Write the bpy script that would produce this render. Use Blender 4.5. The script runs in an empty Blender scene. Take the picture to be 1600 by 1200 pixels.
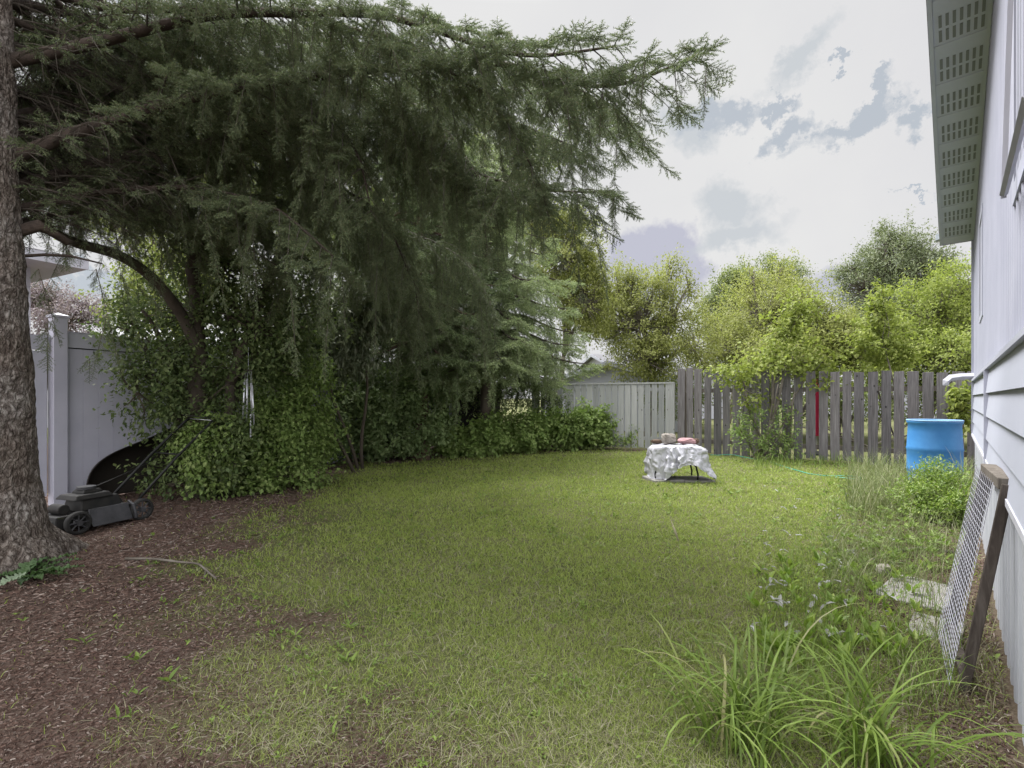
import bpy, math
import numpy as np
from mathutils import Vector
R = math.radians
sc = bpy.context.scene
C = sc.collection
rng = np.random.default_rng(7)

# ------------------------------------------------------------------ camera
CAMH, F, HY = 1.25, 760.0, 622.0
cam = bpy.data.cameras.new('camera')
cam.sensor_width = 36.0; cam.lens = F / 1600 * 36
cam.shift_y = (HY - 600) / 1600
cam.clip_start = 0.05; cam.clip_end = 2000
co = bpy.data.objects.new('camera', cam); C.objects.link(co)
co.location = (0, 0, CAMH); co.rotation_euler = (R(90), 0, 0)
sc.camera = co

# ------------------------------------------------------------------ light
SUN_EL, SUN_AZ = R(62), R(-42)          # azimuth measured from +Y towards +X
w = bpy.data.worlds.new("World"); sc.world = w; w.use_nodes = True
nt = w.node_tree; N = nt.nodes; L = nt.links; N.clear()
def wn(t, **k):
    n = N.new(t)
    for a, v in k.items(): setattr(n, a, v)
    return n
def wmath(op, a, b=None, clamp=False):
    n = N.new('ShaderNodeMath'); n.operation = op; n.use_clamp = clamp
    for i, v in enumerate((a, b)):
        if v is None: continue
        if isinstance(v, (int, float)): n.inputs[i].default_value = v
        else: L.new(v, n.inputs[i])
    return n.outputs[0]
out = wn('ShaderNodeOutputWorld'); bg = wn('ShaderNodeBackground'); bg.inputs[1].default_value = 0.1
L.new(bg.outputs[0], out.inputs[0])
sky = wn('ShaderNodeTexSky', sky_type='NISHITA'); sky.sun_disc = False
sky.sun_elevation = SUN_EL; sky.sun_rotation = SUN_AZ; sky.air_density = 1.0; sky.dust_density = 2.0
tc = wn('ShaderNodeTexCoord'); dirv = tc.outputs['Generated']
def blobs(items, warp, warp_scale, detail=6):
    nz = wn('ShaderNodeTexNoise'); nz.inputs['Scale'].default_value = warp_scale; nz.inputs['Detail'].default_value = detail; nz.inputs['Roughness'].default_value = .66
    L.new(dirv, nz.inputs['Vector'])
    sub = wn('ShaderNodeVectorMath', operation='SUBTRACT'); L.new(nz.outputs['Color'], sub.inputs[0]); sub.inputs[1].default_value = (.5, .5, .5)
    scl = wn('ShaderNodeVectorMath', operation='SCALE'); L.new(sub.outputs[0], scl.inputs[0]); scl.inputs['Scale'].default_value = warp
    add = wn('ShaderNodeVectorMath', operation='ADD'); L.new(dirv, add.inputs[0]); L.new(scl.outputs[0], add.inputs[1])
    acc = None
    for (px, py, rx, rz, rot, soft) in items:
        d = Vector(((px - 800) / F, 1, (HY - py) / F)).normalized()
        az = math.atan2(d.x, d.y); el = math.asin(d.z)
        s1 = wn('ShaderNodeVectorMath', operation='SUBTRACT'); L.new(add.outputs[0], s1.inputs[0]); s1.inputs[1].default_value = d
        # tangent axes
        t = Vector((math.cos(az), -math.sin(az), 0)); u = t.cross(d) * 1.0; u = -u if u.z < 0 else u
        c, s = math.cos(R(rot)), math.sin(R(rot))
        a1 = t * c + u * s; a2 = u * c - t * s
        k = 1 / math.sqrt(1 + ((px-800)/F)**2 + ((HY-py)/F)**2)
        p1 = wn('ShaderNodeVectorMath', operation='DOT_PRODUCT'); L.new(s1.outputs[0], p1.inputs[0]); p1.inputs[1].default_value = a1 / (rx / F * k)
        p2 = wn('ShaderNodeVectorMath', operation='DOT_PRODUCT'); L.new(s1.outputs[0], p2.inputs[0]); p2.inputs[1].default_value = a2 / (rz / F * k)
        q = wmath('SQRT', wmath('ADD', wmath('MULTIPLY', p1.outputs['Value'], p1.outputs['Value']), wmath('MULTIPLY', p2.outputs['Value'], p2.outputs['Value'])))
        m = wmath('MULTIPLY', wmath('SUBTRACT', 1.0, q), 1.0 / soft, clamp=True)
        acc = m if acc is None else wmath('MAXIMUM', acc, m)
    return acc
def wmix(fac, a, b):
    n = N.new('ShaderNodeMix'); n.data_type = 'RGBA'
    if isinstance(fac, float): n.inputs[0].default_value = fac
    else: L.new(fac, n.inputs[0])
    for i, v in ((6, a), (7, b)):
        if isinstance(v, tuple): n.inputs[i].default_value = v
        else: L.new(v, n.inputs[i])
    return n.outputs[2]
# bright cloud deck, slightly varied
nz = wn('ShaderNodeTexNoise'); nz.inputs['Scale'].default_value = 2.2; nz.inputs['Detail'].default_value = 7; L.new(dirv, nz.inputs['Vector'])
cr = wn('ShaderNodeValToRGB'); L.new(nz.outputs[0], cr.inputs[0])
CL = 1.94
cr.color_ramp.elements[0].position = .30; cr.color_ramp.elements[0].color = (.90*CL, .90*CL, .93*CL, 1)
cr.color_ramp.elements[1].position = .60; cr.color_ramp.elements[1].color = (1.0*CL, 1.0*CL, 1.0*CL, 1)
col = cr.outputs[0]
grey = (.68*CL, .69*CL, .81*CL, 1)
pale = (.76*CL, .80*CL, .84*CL, 1)
hi = wn('ShaderNodeVectorMath', operation='SCALE'); L.new(sky.outputs[0], hi.inputs[0]); hi.inputs['Scale'].default_value = 1.0
gap = wmix(0.97, hi.outputs[0], (.62*CL, .665*CL, .715*CL, 1))
m_grey = blobs([(1030, 420, 84, 72, 0, .2), (1150, 480, 60, 40, 0, .6), (1330, 445, 90, 30, 0, .5), (620, 150, 160, 90, 0, .6)], .15, 7)
col = wmix(m_grey, col, grey)
m_pale = blobs([(1250, 95, 80, 28, 38, .6), (1140, 325, 62, 45, -20, .5), (1150, 372, 80, 26, 8, .6), (1080, 190, 60, 45, 0, .5)], .16, 10)
col = wmix(m_pale, col, pale)
m_gap = blobs([(1110, 195, 60, 26, 0, .5), (1190, 172, 54, 16, 10, .5), (1235, 205, 50, 27, 30, .5), (1330, 185, 88, 25, 24, .5), (1430, 160, 44, 23, 20, .5),
               (1318, 92, 18, 10, 10, .3), (1415, 285, 36, 4, 0, .4), (1350, 165, 60, 14, 30, .3), (200, 100, 120, 60, 0, .4), (120, 430, 90, 30, 0, .5)], .22, 13, 10)
col = wmix(m_gap, col, gap)
# sky boosted out of view, overhead and behind the camera, as added fill light
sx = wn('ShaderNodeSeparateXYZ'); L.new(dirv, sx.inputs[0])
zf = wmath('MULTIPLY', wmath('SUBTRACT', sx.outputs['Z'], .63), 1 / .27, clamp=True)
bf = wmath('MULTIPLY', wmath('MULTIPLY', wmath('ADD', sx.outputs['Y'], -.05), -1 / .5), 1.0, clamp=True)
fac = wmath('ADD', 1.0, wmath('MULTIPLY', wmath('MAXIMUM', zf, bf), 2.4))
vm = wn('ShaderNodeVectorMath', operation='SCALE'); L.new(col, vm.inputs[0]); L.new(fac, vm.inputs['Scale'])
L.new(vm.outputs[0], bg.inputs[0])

sun = bpy.data.lights.new('sun', 'SUN'); sun.energy = 2.2; sun.angle = R(32); sun.color = (1.0, .985, .965)
so = bpy.data.objects.new('sun', sun); C.objects.link(so)
sd = Vector((math.sin(SUN_AZ) * math.cos(SUN_EL), math.cos(SUN_AZ) * math.cos(SUN_EL), math.sin(SUN_EL)))
so.rotation_euler = sd.to_track_quat('Z', 'Y').to_euler(); so.location = sd * 60

sc.view_settings.view_transform = 'Standard'; sc.view_settings.look = 'None'
sc.view_settings.gamma = 1.0; sc.view_settings.exposure = 2.05
sc.render.engine = 'CYCLES'
sc.cycles.use_denoising = True
sc.cycles.max_bounces = 6; sc.cycles.diffuse_bounces = 3; sc.cycles.glossy_bounces = 2
sc.cycles.transmission_bounces = 3; sc.cycles.transparent_max_bounces = 4
sc.cycles.use_adaptive_sampling = False

# ------------------------------------------------------------------ helpers
def W(px, py, Y): return np.array([(px - 800) / F * Y, Y, CAMH + (HY - py) / F * Y])
def G(px, py, z=0.0):
    Y = (CAMH - z) * F / (py - HY); return np.array([(px - 800) / F * Y, Y, z])

def mat(name, base=(.5, .5, .5), rough=.8, metallic=0.0, spec=.3):
    m = bpy.data.materials.new(name); m.use_nodes = True
    b = m.node_tree.nodes['Principled BSDF']
    b.inputs['Base Color'].default_value = (*base, 1); b.inputs['Roughness'].default_value = rough
    b.inputs['Metallic'].default_value = metallic; b.inputs['Specular IOR Level'].default_value = spec
    return m
def nodes(m): return m.node_tree.nodes, m.node_tree.links, m.node_tree.nodes['Principled BSDF']
def ramp(n, stops, interp='LINEAR'):
    r = n.new('ShaderNodeValToRGB'); r.color_ramp.interpolation = interp
    e = r.color_ramp.elements
    while len(e) < len(stops): e.new(.5)
    for i, (p, c) in enumerate(stops): e[i].position = p; e[i].color = (*c, 1)
    return r
def noise(n, l, scale, detail=5, rough=.5, vec=None, stretch=None):
    t = n.new('ShaderNodeTexCoord'); x = n.new('ShaderNodeTexNoise')
    x.inputs['Scale'].default_value = scale; x.inputs['Detail'].default_value = detail; x.inputs['Roughness'].default_value = rough
    if stretch:
        mp = n.new('ShaderNodeMapping'); mp.inputs['Scale'].default_value = stretch
        l.new(t.outputs['Object'], mp.inputs[0]); l.new(mp.outputs[0], x.inputs['Vector'])
    else: l.new(t.outputs['Object'], x.inputs['Vector'])
    return x
def mixc(n, l, fac, a, b, mode='MIX'):
    x = n.new('ShaderNodeMix'); x.data_type = 'RGBA'; x.blend_type = mode
    for i, v in ((0, fac), (6, a), (7, b)):
        if isinstance(v, (int, float)): x.inputs[i].default_value = v
        elif isinstance(v, tuple): x.inputs[i].default_value = (*v, 1)
        else: l.new(v, x.inputs[i])
    return x.outputs[2]
def bump(n, l, b, h, strength=.5, dist=.01):
    x = n.new('ShaderNodeBump'); x.inputs['Strength'].default_value = strength; x.inputs['Distance'].default_value = dist
    l.new(h, x.inputs['Height']); l.new(x.outputs[0], b.inputs['Normal'])

def noisy_mat(name, c1, c2, scale=6, rough=.8, bmp=0, bscale=60, stretch=None, metallic=0, spec=.3):
    m = mat(name, c1, rough, metallic, spec); n, l, b = nodes(m)
    x = noise(n, l, scale, 6, .6, stretch=stretch); r = ramp(n, [(.3, c1), (.7, c2)])
    l.new(x.outputs[0], r.inputs[0]); l.new(r.outputs[0], b.inputs['Base Color'])
    if bmp:
        y = noise(n, l, bscale, 4, .6, stretch=stretch); bump(n, l, b, y.outputs[0], bmp, .01)
    return m

def leaf_mat(name, stops, transl=.35, rough=.55, spec=.3, patch=0, patch_scale=1.5):
    """per-leaf colour variation + translucency"""
    m = bpy.data.materials.new(name); m.use_nodes = True; n, l, b = nodes(m)
    g = n.new('ShaderNodeNewGeometry')
    r = ramp(n, stops)
    if patch:
        x = noise(n, l, patch_scale, 3, .5)
        a = n.new('ShaderNodeMath'); a.operation = 'MULTIPLY_ADD'; a.inputs[1].default_value = patch; l.new(x.outputs[0], a.inputs[0])
        s = n.new('ShaderNodeMath'); s.operation = 'MULTIPLY_ADD'; s.inputs[1].default_value = 1 - patch * .5; s.inputs[2].default_value = -patch * .25
        l.new(g.outputs['Random Per Island'], s.inputs[0]); l.new(s.outputs[0], a.inputs[2]); l.new(a.outputs[0], r.inputs[0])
    else: l.new(g.outputs['Random Per Island'], r.inputs[0])
    l.new(r.outputs[0], b.inputs['Base Color']); b.inputs['Roughness'].default_value = rough; b.inputs['Specular IOR Level'].default_value = spec
    t = n.new('ShaderNodeBsdfTranslucent'); l.new(mixc(n, l, .5, r.outputs[0], (.88, 1.0, .42), 'MULTIPLY'), t.inputs[0])
    mx = n.new('ShaderNodeMixShader'); mx.inputs[0].default_value = transl
    l.new(b.outputs[0], mx.inputs[1]); l.new(t.outputs[0], mx.inputs[2])
    l.new(mx.outputs[0], n['Material Output'].inputs[0])
    return m

class MB:
    """collects geometry, builds one mesh"""
    def __init__(s): s.V = []; s.F = {3: [], 4: []}; s.n = 0; s.G = []
    def add(s, v, f):
        v = np.asarray(v, float).reshape(-1, 3); f = np.asarray(f)
        if len(v) == 0: return s
        s.V.append(v); s.F[f.shape[1]].append(f + s.n); s.n += len(v); return s
    def faces(s, v, fs):
        v = np.asarray(v, float); base = s.n; s.V.append(v); s.n += len(v)
        for f in fs:
            if len(f) in (3, 4): s.F[len(f)].append(np.array([f]) + base)
            else: s.G.append(np.array(f) + base)
        return s
    def box(s, lo, hi, M=None):
        x0, y0, z0 = lo; x1, y1, z1 = hi
        v = np.array([[x0,y0,z0],[x1,y0,z0],[x1,y1,z0],[x0,y1,z0],[x0,y0,z1],[x1,y0,z1],[x1,y1,z1],[x0,y1,z1]], float)
        if M is not None: v = xf(M, v)
        return s.add(v, [[0,3,2,1],[4,5,6,7],[0,1,5,4],[1,2,6,5],[2,3,7,6],[3,0,4,7]])
    def tube(s, pts, rad, k=8, cap=True):
        P = np.asarray(pts, float); n = len(P)
        rad = np.full(n, rad) if np.isscalar(rad) else np.asarray(rad, float)
        T = np.gradient(P, axis=0); T /= np.linalg.norm(T, axis=1)[:, None] + 1e-9
        m = T.mean(0); ref = np.array([0, 0, 1.]) if abs(m[2]) < .8 * np.linalg.norm(m) else np.array([1., 0, 0])
        A = np.cross(T, ref); A /= np.linalg.norm(A, axis=1)[:, None] + 1e-9; B = np.cross(T, A)
        th = np.arange(k) / k * 2 * np.pi
        v = P[:, None] + rad[:, None, None] * (np.cos(th)[None, :, None] * A[:, None] + np.sin(th)[None, :, None] * B[:, None])
        i = np.arange(n - 1)[:, None] * k; j = np.arange(k)[None]; j2 = (j + 1) % k
        f = np.stack([i + j, i + j2, i + k + j2, i + k + j], -1).reshape(-1, 4)
        base = s.n; s.add(v.reshape(-1, 3), f)
        if cap and k > 3:
            s.G.append(np.arange(k)[::-1] + base); s.G.append(np.arange(k) + base + (n - 1) * k)
        return s
    def build(s, name, m, parent=None, smooth=False):
        me = bpy.data.meshes.new(name)
        V = np.concatenate(s.V) if s.V else np.zeros((0, 3))
        tri = np.concatenate(s.F[3]) if s.F[3] else np.zeros((0, 3), int)
        quad = np.concatenate(s.F[4]) if s.F[4] else np.zeros((0, 4), int)
        lens = np.concatenate([np.full(len(tri), 3), np.full(len(quad), 4)] + [[len(g)] for g in s.G]).astype(np.int32)
        idx = np.concatenate([tri.ravel(), quad.ravel()] + s.G).astype(np.int32)
        me.vertices.add(len(V)); me.vertices.foreach_set('co', V.astype(np.float32).ravel())
        me.loops.add(len(idx)); me.loops.foreach_set('vertex_index', idx)
        me.polygons.add(len(lens)); st = np.zeros(len(lens), np.int32); st[1:] = np.cumsum(lens)[:-1]
        me.polygons.foreach_set('loop_start', st)
        me.update(calc_edges=True); me.materials.append(m)
        me.polygons.foreach_set('use_smooth', np.full(len(lens), bool(smooth)))
        o = bpy.data.objects.new(name, me); C.objects.link(o)
        if parent is not None:
            o.parent = parent; q = parent; pl = Vector((0, 0, 0))
            while q is not None: pl = pl + q.location; q = q.parent
            o.location = -pl                           # geometry is written in world coordinates
        return o
def xf(M, v):
    M = np.asarray(M); return v @ M[:3, :3].T + M[:3, 3]
def frame(o, x, z=(0, 0, 1)):
    x = np.asarray(x, float); x /= np.linalg.norm(x); z = np.asarray(z, float)
    y = np.cross(z, x); y /= np.linalg.norm(y); z = np.cross(x, y)
    M = np.eye(4); M[:3, 0] = x; M[:3, 1] = y; M[:3, 2] = z; M[:3, 3] = o; return M
def tag(o, label=None, cat=None, group=None, kind=None):
    if label: o['label'] = label
    if cat: o['category'] = cat
    if group: o['group'] = group
    if kind: o['kind'] = kind
    return o
def thing(name, label, cat, loc, group=None):
    o = bpy.data.objects.new(name, None); C.objects.link(o); o.location = tuple(float(v) for v in loc); o.empty_display_size = .1
    return tag(o, label, cat, group)
def unit(v):
    v = np.asarray(v, float); return v / (np.linalg.norm(v, axis=-1, keepdims=True) + 1e-9)
def bevel(o, wd=.004, seg=1):
    b = o.modifiers.new('bevel', 'BEVEL'); b.width = wd; b.segments = seg; b.limit_method = 'ANGLE'; return o
# value noise for meshes
_tab = np.random.default_rng(3).random((64, 64, 64))
def vnoise(p, s):
    p = np.asarray(p) * s; i = np.floor(p).astype(int); f = p - i; f = f * f * (3 - 2 * f)
    r = 0
    for dx in (0, 1):
        for dy in (0, 1):
            for dz in (0, 1):
                wgt = (f[..., 0] if dx else 1 - f[..., 0]) * (f[..., 1] if dy else 1 - f[..., 1]) * (f[..., 2] if dz else 1 - f[..., 2])
                r = r + wgt * _tab[(i[..., 0] + dx) % 64, (i[..., 1] + dy) % 64, (i[..., 2] + dz) % 64]
    return r
def fbm(p, s, o=4):
    r = 0; a = .5
    for k in range(o): r = r + a * vnoise(p, s * 2 ** k); a *= .5
    return r
def n2(x, y, s, o=3): return fbm(np.stack([x, y, np.full_like(x, 3.3)], -1), s, o)

def leaves(mb, pos, d, up, ln, wd, fold=.25, shape=0):
    """shape 0: folded diamond (2 tris); shape 1: 8-vertex leaf with drooping tip"""
    n = len(pos)
    if n == 0: return
    d = unit(d); s = unit(np.cross(d, up)); u = np.cross(s, d)
    ln = np.broadcast_to(ln, (n,))[:, None]; wd = np.broadcast_to(wd, (n,))[:, None]
    if shape == 0:
        v = np.stack([pos, pos + d * ln * .45 + s * wd * .5 + u * wd * fold, pos + d * ln, pos + d * ln * .45 - s * wd * .5 + u * wd * fold], 1)
        i = np.arange(n)[:, None] * 4
        f = np.concatenate([i + [[0, 2, 1]], i + [[0, 3, 2]]])
        mb.add(v.reshape(-1, 3), f)
    else:
        v = np.stack([pos, pos + d * ln * .5 - u * ln * .03, pos + d * ln - u * ln * .16,
                      pos + d * ln * .22 + s * wd * .42 + u * wd * fold, pos + d * ln * .62 + s * wd * .40 + u * (wd * fold - ln * .05),
                      pos + d * ln * .22 - s * wd * .42 + u * wd * fold, pos + d * ln * .62 - s * wd * .40 + u * (wd * fold - ln * .05)], 1)
        i = np.arange(n)[:, None] * 7
        q = np.concatenate([i + [[0, 1, 4, 3]], i + [[0, 5, 6, 1]]]); t = np.concatenate([i + [[1, 2, 4]], i + [[1, 6, 2]]])
        b = mb.n; mb.add(v.reshape(-1, 3), q); mb.F[3].append(t + b)

def blades(mb, pos, h, wd, az, lean, seg=2, curl=.5):
    """grass blades: tapered strips"""
    n = len(pos); d = np.stack([np.cos(az), np.sin(az), np.zeros(n)], -1); s = np.stack([-np.sin(az), np.cos(az), np.zeros(n)], -1)
    # turn width axis randomly
    tw = rng.uniform(0, np.pi, n); s2 = s * np.cos(tw)[:, None] + d * np.sin(tw)[:, None]
    ts = np.linspace(0, 1, seg + 1); rows = []
    for t in ts:
        c = pos + np.stack([np.zeros(n), np.zeros(n), h * (t - curl * lean * t * t * .5)], -1) + d * (h * lean * t ** 1.6)[:, None]
        if t < 1: ww = (wd * (1 - t) ** .6 * .5)[:, None]; rows += [c - s2 * ww, c + s2 * ww]
        else: rows += [c]
    v = np.stack(rows, 1); k = v.shape[1]; i = np.arange(n)[:, None] * k; b = mb.n
    mb.add(v.reshape(-1, 3), i + [[k - 3, k - 2, k - 1]])
    for j in range(seg - 1): mb.F[4].append(i + [[2 * j, 2 * j + 1, 2 * j + 3, 2 * j + 2]] + b)

# ------------------------------------------------------------------ materials
M_bark = noisy_mat('spruce_bark', (.10, .082, .068), (.22, .19, .165), 9, .95, .9, 45, stretch=(1, 1, .45))
M_darkbark = noisy_mat('dark_bark', (.045, .036, .028), (.10, .082, .065), 8, .95, .6, 50, stretch=(1, 1, .3))
M_redbark = noisy_mat('red_bark', (.07, .045, .032), (.13, .09, .065), 8, .95, .6, 50)
M_twig = noisy_mat('twig', (.05, .042, .033), (.11, .095, .08), 12, .95)
M_vinyl = noisy_mat('white_vinyl', (.41, .41, .49), (.47, .47, .55), 2.5, .45, spec=.4)
M_white = noisy_mat('white_paint', (.40, .40, .45), (.47, .47, .52), 9, .65, .15, 90, stretch=(1, 1, .15))
M_black = mat('black_metal', (.015, .015, .015), .45, .3)

# ------------------------------------------------------------------ ground
EDGE_Y = [-3, 1.0, 1.5, 1.9, 2.5, 3.4, 4.4, 5.65, 7.2, 8.2, 20]
EDGE_X = [.6, .0, -.55, -.9, -1.45, -2.25, -2.65, -2.8, -3.0, -3.2, -3.2]
def wall_a(x, y): return x * .7407 - y * .6717       # distance across from the camera towards the house (wall at .19)
def lawn_mask(x, y):
    dl = x - np.interp(y, EDGE_Y, EDGE_X)
    # far edge, runs from (-3.2, 8.2) over (-1.9, 10.4) to (1.4, 12.3)
    fy = np.interp(x, [-4, -3.2, -1.9, -.4, 1.4, 4, 12], [8.0, 8.4, 10.2, 11.0, 12.3, 11.6, 6])
    m = np.minimum(dl, (fy - y) * .8)
    return m
def house_bed(x, y):                                  # positive inside the weedy bed along the house
    return wall_a(x, y) + np.interp(y, [1, 2, 3, 5, 8], [.42, .48, .62, .85, 1.0])
def gz(x, y):
    return (n2(x, y, .9, 3) - .45) * .06 * np.clip((15 - np.hypot(x, y)) / 6, 0, 1) + (n2(x, y, 7., 2) - .4) * .015

def axis(lo, hi, step, far):
    a = list(np.arange(lo, hi + .001, step)); g = step
    while a[-1] < far: g *= 1.35; a.append(a[-1] + g)
    g = step
    while a[0] > -far: g *= 1.35; a.insert(0, a[0] - g)
    return np.array(a)
ax = axis(-8, 10, .08, 900); ay = axis(-2, 15, .08, 900)
X, Y = np.meshgrid(ax, ay); Z = gz(X, Y)
nx, ny = len(ax), len(ay)
i = np.arange(ny - 1)[:, None] * nx + np.arange(nx - 1)[None]
g = MB().add(np.stack([X, Y, Z], -1).reshape(-1, 3), np.stack([i, i + 1, i + nx + 1, i + nx], -1).reshape(-1, 4))
m = mat('soil', rough=1, spec=.1); n, l, b = nodes(m)
at = n.new('ShaderNodeAttribute'); at.attribute_name = 'lawn'
x1 = noise(n, l, 60, 5, .7); r1 = ramp(n, [(.25, (.055, .037, .030)), (.5, (.105, .073, .060)), (.62, (.15, .112, .095)), (.78, (.22, .18, .16))]); l.new(x1.outputs[0], r1.inputs[0])
x2 = noise(n, l, 34, 6, .75); r2 = ramp(n, [(.3, (.05, .055, .022)), (.5, (.095, .11, .04)), (.72, (.16, .16, .075))]); l.new(x2.outputs[0], r2.inputs[0])
x3 = noise(n, l, 1.1, 3, .6); r3 = ramp(n, [(.42, (0, 0, 0)), (.62, (1, 1, 1))]); l.new(x3.outputs[0], r3.inputs[0])
thatch = mixc(n, l, r3.outputs[0], r2.outputs[0], (.155, .14, .085))
thatch = mixc(n, l, .55, r2.outputs[0], thatch)
l.new(mixc(n, l, at.outputs['Fac'], r1.outputs[0], thatch), b.inputs['Base Color'])
bump(n, l, b, x1.outputs[0], .8, .03)
gr = g.build('ground', m, smooth=True); tag(gr, kind='structure')
lm = np.clip((lawn_mask(X, Y) + (n2(X, Y, 2.2, 4) - .47) * 2.4) * .8 + .35 + np.clip(lawn_mask(X, Y) - .3, 0, 2) * .6, 0, 1)
hb = np.clip(house_bed(X, Y) / .35 + (n2(X, Y, 3., 3) - .47) * 3, 0, 1)
lm = lm * (1 - hb * .8)
beyond = Y > np.interp(X, [-3, 1.4, 3.84, 7.07, 20], [13.4, 12.8, 11.6, 9.2, 0])
lm = np.where(beyond, 1, lm)
a = gr.data.attributes.new('lawn', 'FLOAT', 'POINT'); a.data.foreach_set('value', lm.ravel().astype(np.float32))

def scatter(N, r0, r1, az=R(64), p=1.0):
    th = rng.uniform(-az, az, N); r = r0 * (r1 / r0) ** (rng.random(N) ** p)
    return r * np.sin(th), r * np.cos(th), r
# grass
fence_y = lambda x: np.interp(x, [-3, 1.4, 3.84, 7.07, 20], [13.0, 12.45, 11.2, 8.85, 0])
SLAB = []   # areas without grass: filled below
def keep_base(x, y): return (wall_a(x, y) < .17) & (y < fence_y(x))
x, y, r = scatter(620000, 1.15, 14.5)
ms = lawn_mask(x, y); pt = n2(x, y, 2.2, 4) - .47; fine = n2(x, y, 9., 3) - .45
pr = np.clip((ms + pt * 2.6 + fine * 1.2) * .6 + .16, .015, 1) * np.clip(1.05 - house_bed(x, y) * 1.6 + pt * 2, .18, 1)
bald = np.clip((n2(x, y, 1.3, 3) - .54) * 7 + fine * 2, 0, 1) * np.clip((4.6 - y) / 2, 0, .5)
pr *= 1 - bald
slab_hit = (np.hypot((x - 2.50) / .50, (y - 7.42) / .30) < 1)
k = (rng.random(len(x)) < pr) & keep_base(x, y) & ~slab_hit
x, y, r = x[k], y[k], r[k]; nb = len(x); ms = ms[k]
tuft = n2(x, y, 5., 3)
h = (.016 + .03 * rng.random(nb) ** 1.5 + .035 * np.clip(tuft - .45, 0, 1)) * (1 + .25 * (r > 6))
wd = (.0022 + .0016 * rng.random(nb)) * np.clip(r / 2.2, .9, 5)
gb = MB(); P = np.stack([x, y, gz(x, y) - .003], -1)
dry = rng.random(nb) < np.clip(.25 - .04 * (y - 2) + .25 * (n2(x, y, 1.7, 3) - .45) - .08 * ms * .5, .03, .7)
blades(gb, P[~dry], h[~dry], wd[~dry], rng.uniform(0, 6.28, (~dry).sum()), rng.uniform(.2, 1.3, (~dry).sum()))
M_grass = leaf_mat('grass', [(0, (.20, .265, .055)), (.35, (.26, .33, .075)), (.7, (.325, .39, .10)), (1, (.41, .44, .19))], .42, .6, .25, patch=.5, patch_scale=1.6)
tag(gb.build('lawn_grass', M_grass), 'short patchy yellow green lawn grass covering the yard', 'grass', kind='stuff')
gd = MB(); D = P[dry]; nd = len(D)
blades(gd, D + [0, 0, .006], rng.uniform(.02, .055, nd), wd[dry] * .9, rng.uniform(0, 6.28, nd), rng.uniform(1.4, 3.2, nd), curl=.55)
M_straw = leaf_mat('straw', [(0, (.13, .115, .07)), (.5, (.22, .205, .13)), (1, (.34, .325, .23))], .15, .8, .1)
tag(gd.build('dry_thatch', M_straw), 'dead straw coloured thatch lying among the lawn grass', 'dead grass', kind='stuff')

# clover and small broad weeds in the lawn
x, y, r = scatter(12000, 1.25, 11)
pr = np.clip(lawn_mask(x, y) + .7, 0.05, 1) * np.clip((n2(x, y, 3.1, 3) - .42) * 4, .08, 1)
k = (rng.random(len(x)) < pr) & keep_base(x, y); x, y, r = x[k], y[k], r[k]
rep = 4; xx = np.repeat(x, rep); yy = np.repeat(y, rep); rr = np.repeat(r, rep); q = len(xx)
az = rng.uniform(0, 6.28, q); el = rng.uniform(.1, 1.0, q); sz = rng.uniform(.012, .034, q) * np.clip(rr / 3.5, .8, 2)
mbw = MB(); leaves(mbw, np.stack([xx + rng.normal(0, .008, q), yy + rng.normal(0, .008, q), gz(xx, yy) + rng.uniform(.004, .028, q)], -1),
       np.stack([np.cos(az) * np.cos(el), np.sin(az) * np.cos(el), np.sin(el)], -1), np.array([[0, 0, 1.]]), sz, sz * rng.uniform(.3, .6, q), .15, 1)
M_weed = leaf_mat('weed_leaf', [(0, (.11, .17, .035)), (.6, (.16, .235, .045)), (1, (.22, .29, .07))], .35, .5)
tag(mbw.build('lawn_weeds', M_weed), 'small flat clover and dandelion leaves dotted through the lawn', 'weeds', kind='stuff')

# mulch chips
x, y, r = scatter(300000, 1.2, 12, R(66))
ms = lawn_mask(x, y); pt = n2(x, y, 2.2, 4) - .47
inside = np.clip(.65 - ms * .8 - pt * 2.0, 0.04, 1) * np.clip(1.3 - ms * 1.2, .06, 1) + np.clip(house_bed(x, y) * 2, 0, .8)
k = (rng.random(len(x)) < inside) & keep_base(x, y); x, y, r = x[k], y[k], r[k]; q = len(x)
az = rng.uniform(0, 6.28, q); ln = rng.uniform(.006, .024, q) * (1 + (rng.random(q) < .05) * 1.2) * np.clip(r / 3.2, .7, 2.2); ww = rng.uniform(.002, .0055, q) * np.clip(r / 3, .7, 2.4)
d = np.stack([np.cos(az), np.sin(az), rng.normal(0, .25, q)], -1); s = unit(np.cross(d, np.stack([rng.normal(0, .35, q), rng.normal(0, .35, q), np.ones(q)], -1)))
c = np.stack([x, y, gz(x, y) + rng.uniform(.002, .012, q)], -1); d = d * ln[:, None] / 2; s = s * ww[:, None] / 2; up = np.array([0, 0, .0035])
v = np.stack([c - d - s, c + d - s * .6, c + d + s, c - d + s, c - d * .9 + up, c + d * .9 + up], 1)
i = np.arange(q)[:, None] * 6
mc = MB().add(v.reshape(-1, 3), np.concatenate([i + [[0, 1, 5, 4]], i + [[3, 4, 5, 2]], i + [[0, 3, 2, 1]]]))
M_chip = leaf_mat('bark_chips', [(0, (.055, .034, .028)), (.4, (.105, .066, .053)), (.72, (.155, .106, .087)), (.92, (.21, .16, .14)), (1, (.30, .26, .23))], 0.0, .95, .1)
tag(mc.build('bark_mulch', M_chip), 'reddish brown bark mulch and needle litter under the spruce', 'mulch', kind='stuff')

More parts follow.
